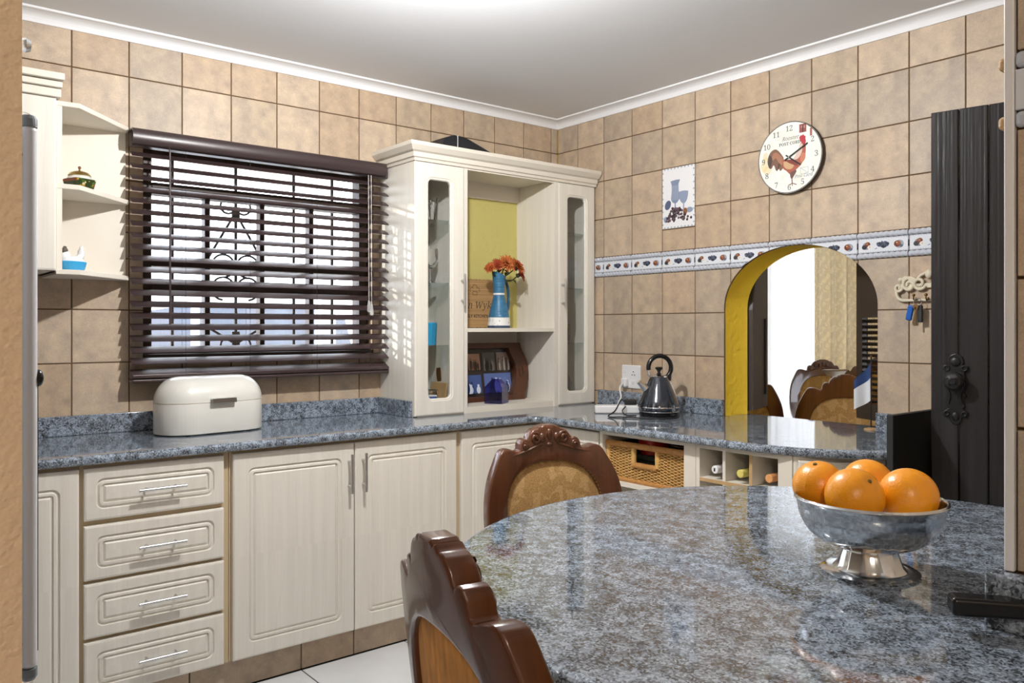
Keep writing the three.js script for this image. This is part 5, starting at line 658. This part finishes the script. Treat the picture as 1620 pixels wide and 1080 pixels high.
// ================================================================ ON THE LEFT SHELVES
{
  const t = thing('sugar_dish', 'green and gold covered dish with a brass lid on the middle shelf', 'dish', [-2.463, 1.7775, 0.215], 0.4), tex = canvasTex(256, 128, (c, w, h) => { c.fillStyle = '#2c3a1a'; c.fillRect(0, 0, w, h); const q = rng(33); for (let i = 0; i < 46; i++) { c.fillStyle = ['#a58f3d', '#7b3d1c', '#c8b48a', '#3f5a22', '#8f7430'][i % 5]; c.beginPath(); c.arc(q() * w, q() * h, 5 + q() * 11, 0, 6.3); c.fill(); } });
  const g = panel(0.085, 0.085, [{ z: 0, i: 0.006, r: 0.014 }, { z: 0.028, r: 0.016 }, { z: 0.031, i: 0.002, r: 0.016 }], { seg: 4 }).rotateX(-Math.PI / 2); const uv = g.attributes.uv, p = g.attributes.position; for (let i = 0; i < uv.count; i++) uv.setXY(i, (p.getX(i) + p.getZ(i)) / 0.12, p.getY(i) / 0.045); part('dish_body', g, phys({ map: tex, roughness: 0.25 }), t);
  const l = part('cream_shoulder', boxUV(lathe([[0.042, 0.031], [0.036, 0.042], [0.033, 0.044], [0, 0.044]].reverse(), 32)), M.enamel, t); part('lid', boxUV(lathe([[0.0, 0.062], [0.012, 0.061], [0.030, 0.054], [0.038, 0.044], [0.036, 0.043], [0, 0.043]].reverse(), 36)), std({ color: lin(0.45, 0.32, 0.1), metalness: 1, roughness: 0.22 }), t); part('lid_knob', [rod([0, 0.061, 0], [0, 0.07, 0], 0.003), ball(0.0055, [0, 0.073, 0])], M.brass, t);
}
{
  const t = thing('hen_dish', 'blue and white glass nesting-hen dish on the lowest shelf', 'dish', [-2.487, 1.4865, 0.225], 0.35), wht = phys({ color: lin(0.8, 0.82, 0.84), roughness: 0.2 });
  const b = lathe([[0, 0], [0.03, 0], [0.036, 0.006], [0.042, 0.03], [0.04, 0.032], [0, 0.03]], 36); b.scale(1.15, 1, 0.85); part('nest', boxUV(b), phys({ color: lin(0.05, 0.38, 0.72), roughness: 0.2 }), t);
  const parts = [ball(0.036, [0, 0.032, 0], [1.1, 0.55, 0.85], 24), ball(0.019, [-0.024, 0.046, 0], [0.9, 1.2, 0.8]), tube([[0.016, 0.04, 0], [0.03, 0.055, 0], [0.032, 0.072, 0]], 0.012, 16, 10), ball(0.012, [0.032, 0.074, 0], [0.7, 1.3, 0.7])]; part('hen_body', parts, wht, t); part('hen_head', [ball(0.0115, [-0.028, 0.068, 0], [1, 1.05, 0.8]), rod([-0.038, 0.067, 0], [-0.046, 0.064, 0], 0.003, 0.001), ball(0.006, [-0.027, 0.08, 0], [1.1, 0.8, 0.4])], std({ color: lin(0.09, 0.07, 0.05), roughness: 0.5 }), t);
}
// ================================================================ SHUTTERS AND DINING ROOM
function shutter(label, hinge, end, flip, solid) {
  const d = V(end[0] - hinge[0], 0, end[1] - hinge[1]), L = d.length(), t = thing('shutter', label, 'shutter', [hinge[0], 0, hinge[1]], Math.atan2(-d.z, d.x), 'arch shutters'), y0 = 0.900, sp = 1.37, b = 0.235;
  const out = (m) => { const p = [[m, y0 + m]]; p.push([m, sp - 0.0]); for (let i = 0; i <= 14; i++) { const u = i / 14; p.push([m + (L - 2 * m) * u, sp + (b - m) * Math.sqrt(1 - (1 - u) ** 2)]); } p.push([L - m, y0 + m]); return p; };
  part('shutter_frame', boxUV(extrude(out(0), 0.03, { bevel: 0.003, seg: 1, holes: [[[0.035, y0 + 0.06], [0.035, sp - 0.04], [L - 0.035, sp - 0.04], [L - 0.035, y0 + 0.06]]] }).translate(0, 0, -0.015)), M.shutter, t);
  if (solid) part('panel', rbox(0.03, L - 0.03, y0 + 0.05, sp - 0.03, -0.006, 0.006, 0.002), M.shutter, t); else for (let k = 0; k < 15; k++) { const g = rbox(0.033, L - 0.033, -0.002, 0.002, -0.014, 0.014, 0.001, 1); g.rotateX(flip * 0.5); part('louvre', g, M.shutter, t, [0, y0 + 0.075 + k * 0.0243, 0]); }
}
shutter('dark shutter folded back at the left side of the arch', [0.197, 1.128], [0.45, 1.038], 1, true);
shutter('dark louvred shutter at the right side of the arch', [0.205, 1.845], [0.305, 1.606], 1);
function curtain(name, label, mat, x, z0, z1, y0, y1, waves, amp, seed, rodName) {
  const t = thing(name, label, 'curtain'), n = 160, P = [], q = rng(seed), ph = [q() * 6, q() * 6, q() * 6]; const at = (i, y) => { const s = i / n; const f = 0.75 + 0.25 * (1 - (y - y0) / (y1 - y0)); const w = Math.sin(s * waves * 6.283 + ph[0]) + 0.45 * Math.sin(s * waves * 2.3 * 6.283 + ph[1]) + 0.3 * Math.sin(s * waves * 0.6 * 6.283 + ph[2]); return [x + w * amp * f, y, z0 + (z1 - z0) * s]; };
  const ys = [0, 0.25, 0.5, 0.75, 1].map((u) => y0 + (y1 - y0) * u); for (let i = 0; i < n; i++) for (let k = 0; k < 4; k++) { const A = at(i, ys[k]), B = at(i + 1, ys[k]), C = at(i + 1, ys[k + 1]), D = at(i, ys[k + 1]); P.push(...A, ...B, ...C, ...A, ...C, ...D); }
  const g = new THREE.BufferGeometry(); g.setAttribute('position', new THREE.Float32BufferAttribute(P, 3)); g.computeVertexNormals(); part('cloth', toCreasedNormals(boxUV(g), 1.0), mat, t); part('heading', tube([[x, y1 + 0.01, z0], [x, y1 + 0.01, (z0 + z1) / 2], [x, y1 + 0.01, z1]], 0.012, 10, 8), M.shutter, t);
}
curtain('sheer_curtain', 'bright white sheer curtain over the dining room window', M.sheer, 3.60, -1.14, 0.0, 0.03, 2.62, 12, 0.014, 3);
curtain('drape', 'cream damask drape beside the sheer curtain', M.drape, 3.42, -0.47, 0.16, 0.03, 2.62, 4.5, 0.055, 9);
const dining = { fabric: M.gold, rear: M.damask, scale: [1.0, 1.03, 1.0] };
chair('dining_chair', 'carved dining chair seen from behind through the middle of the arch', 'chair', [1.16, 0, 1.037], Math.atan2(0.82, -0.57), 'dining room chairs', dining);
chair('dining_chair', 'carved dining chair half hidden by the left shutter', 'chair', [0.985, 0, 0.50], Math.atan2(0.82, -0.57), 'dining room chairs', dining);
chair('dining_chair', 'gold upholstered carved chair on the far side of the dining table', 'chair', [2.36, 0, 0.31], Math.atan2(-0.75, 0.66), 'dining room chairs', dining);
chair('dining_chair', 'gold upholstered carved chair nearest the drape', 'chair', [3.04, 0, 0.26], Math.atan2(-0.95, 0.3), 'dining room chairs', dining);
{
  const t = thing('dining_table', 'polished red-brown dining table beyond the arch', 'table', [1.75, 0, 0.60], 0.55), red = phys({ map: mahoganyTex, color: lin(2.4, 1.6, 1.1), roughness: 0.12, clearcoat: 1, clearcoatRoughness: 0.05 });
  const s = new THREE.Shape(); s.absellipse(0, 0, 0.62, 0.5, 0, Math.PI * 2); part('table_top', boxUV(flatXZ(extrude(s, 0.035, { bevel: 0.012, seg: 3, curve: 40 }))), red, t, [0, 0.718, 0]); part('pedestal', boxUV(lathe([[0.22, 0], [0.2, 0.03], [0.07, 0.08], [0.06, 0.3], [0.1, 0.42], [0.07, 0.6], [0.14, 0.718], [0, 0.718]], 32)), M.mahogany, t);
  const c = thing('centrepiece', 'gold rimmed glass dish on a stand on the dining table', 'dish', [1.80, 0.7535, 0.65]); part('stand', boxUV(lathe([[0, 0], [0.05, 0], [0.012, 0.02], [0.01, 0.2], [0.03, 0.22], [0, 0.22]], 28)), M.chrome, c); part('dish', boxUV(lathe([[0, 0.22], [0.05, 0.225], [0.075, 0.26], [0.072, 0.262], [0.048, 0.23], [0, 0.226]], 36)), M.enamel, c); part('rim', new THREE.TorusGeometry(0.075, 0.003, 8, 40).rotateX(Math.PI / 2).translate(0, 0.261, 0), M.brass, c);
}
// ================================================================ LAMPS
function lamp(label, [x, y, z], candela, col, size, ceil) {
  const t = thing('ceiling_lamp', label, 'lamp', [x, y, z]); const h = ceil - y;
  part('ceiling_rose', boxUV(lathe([[0, h - 0.018], [0.05, h - 0.016], [0.055, h - 0.001], [0, h - 0.001]], 32)), M.white, t); part('lamp_holder', boxUV(lathe([[0, 0.045], [0.014, 0.045], [0.016, h - 0.02], [0, h - 0.02]].map(([a, b]) => [a, Math.max(0.028, b)]), 24)), M.white, t);
  part('added_light_shield', boxUV(lathe([[0.012, size + 0.02], [0.15, size + 0.004], [0.151, size + 0.006], [0.012, size + 0.024]], 36)), M.white, t);  // added out-of-view disc that keeps direct bulb light off the ceiling
  part('bulb', ball(size, [0, 0, 0], [1, 1, 1], 20), std({ color: lin(1, 1, 1), emissive: col, emissiveIntensity: 8, roughness: 0.4 }), t);
  const l = new THREE.PointLight(col, candela); l.position.set(x, y, z); l.castShadow = true; l.shadow.radius = size / 0.02; l.shadow.mapSize.set(1024, 1024); scene.add(l);
}
lamp('kitchen ceiling lamp above the worktop corner', KITCHEN_LAMP, KITCHEN_CANDELA, lin(1, 0.985, 0.97), 0.03, CEIL);
REAR_FILL_LAMPS.forEach((p) => lamp('added unseen fill lamp behind the viewer', p, REAR_FILL_CANDELA, lin(1, 0.88, 0.72), 0.06, CEIL));
console.log('objects', scene.children.length);
renderer.render(scene, camera);
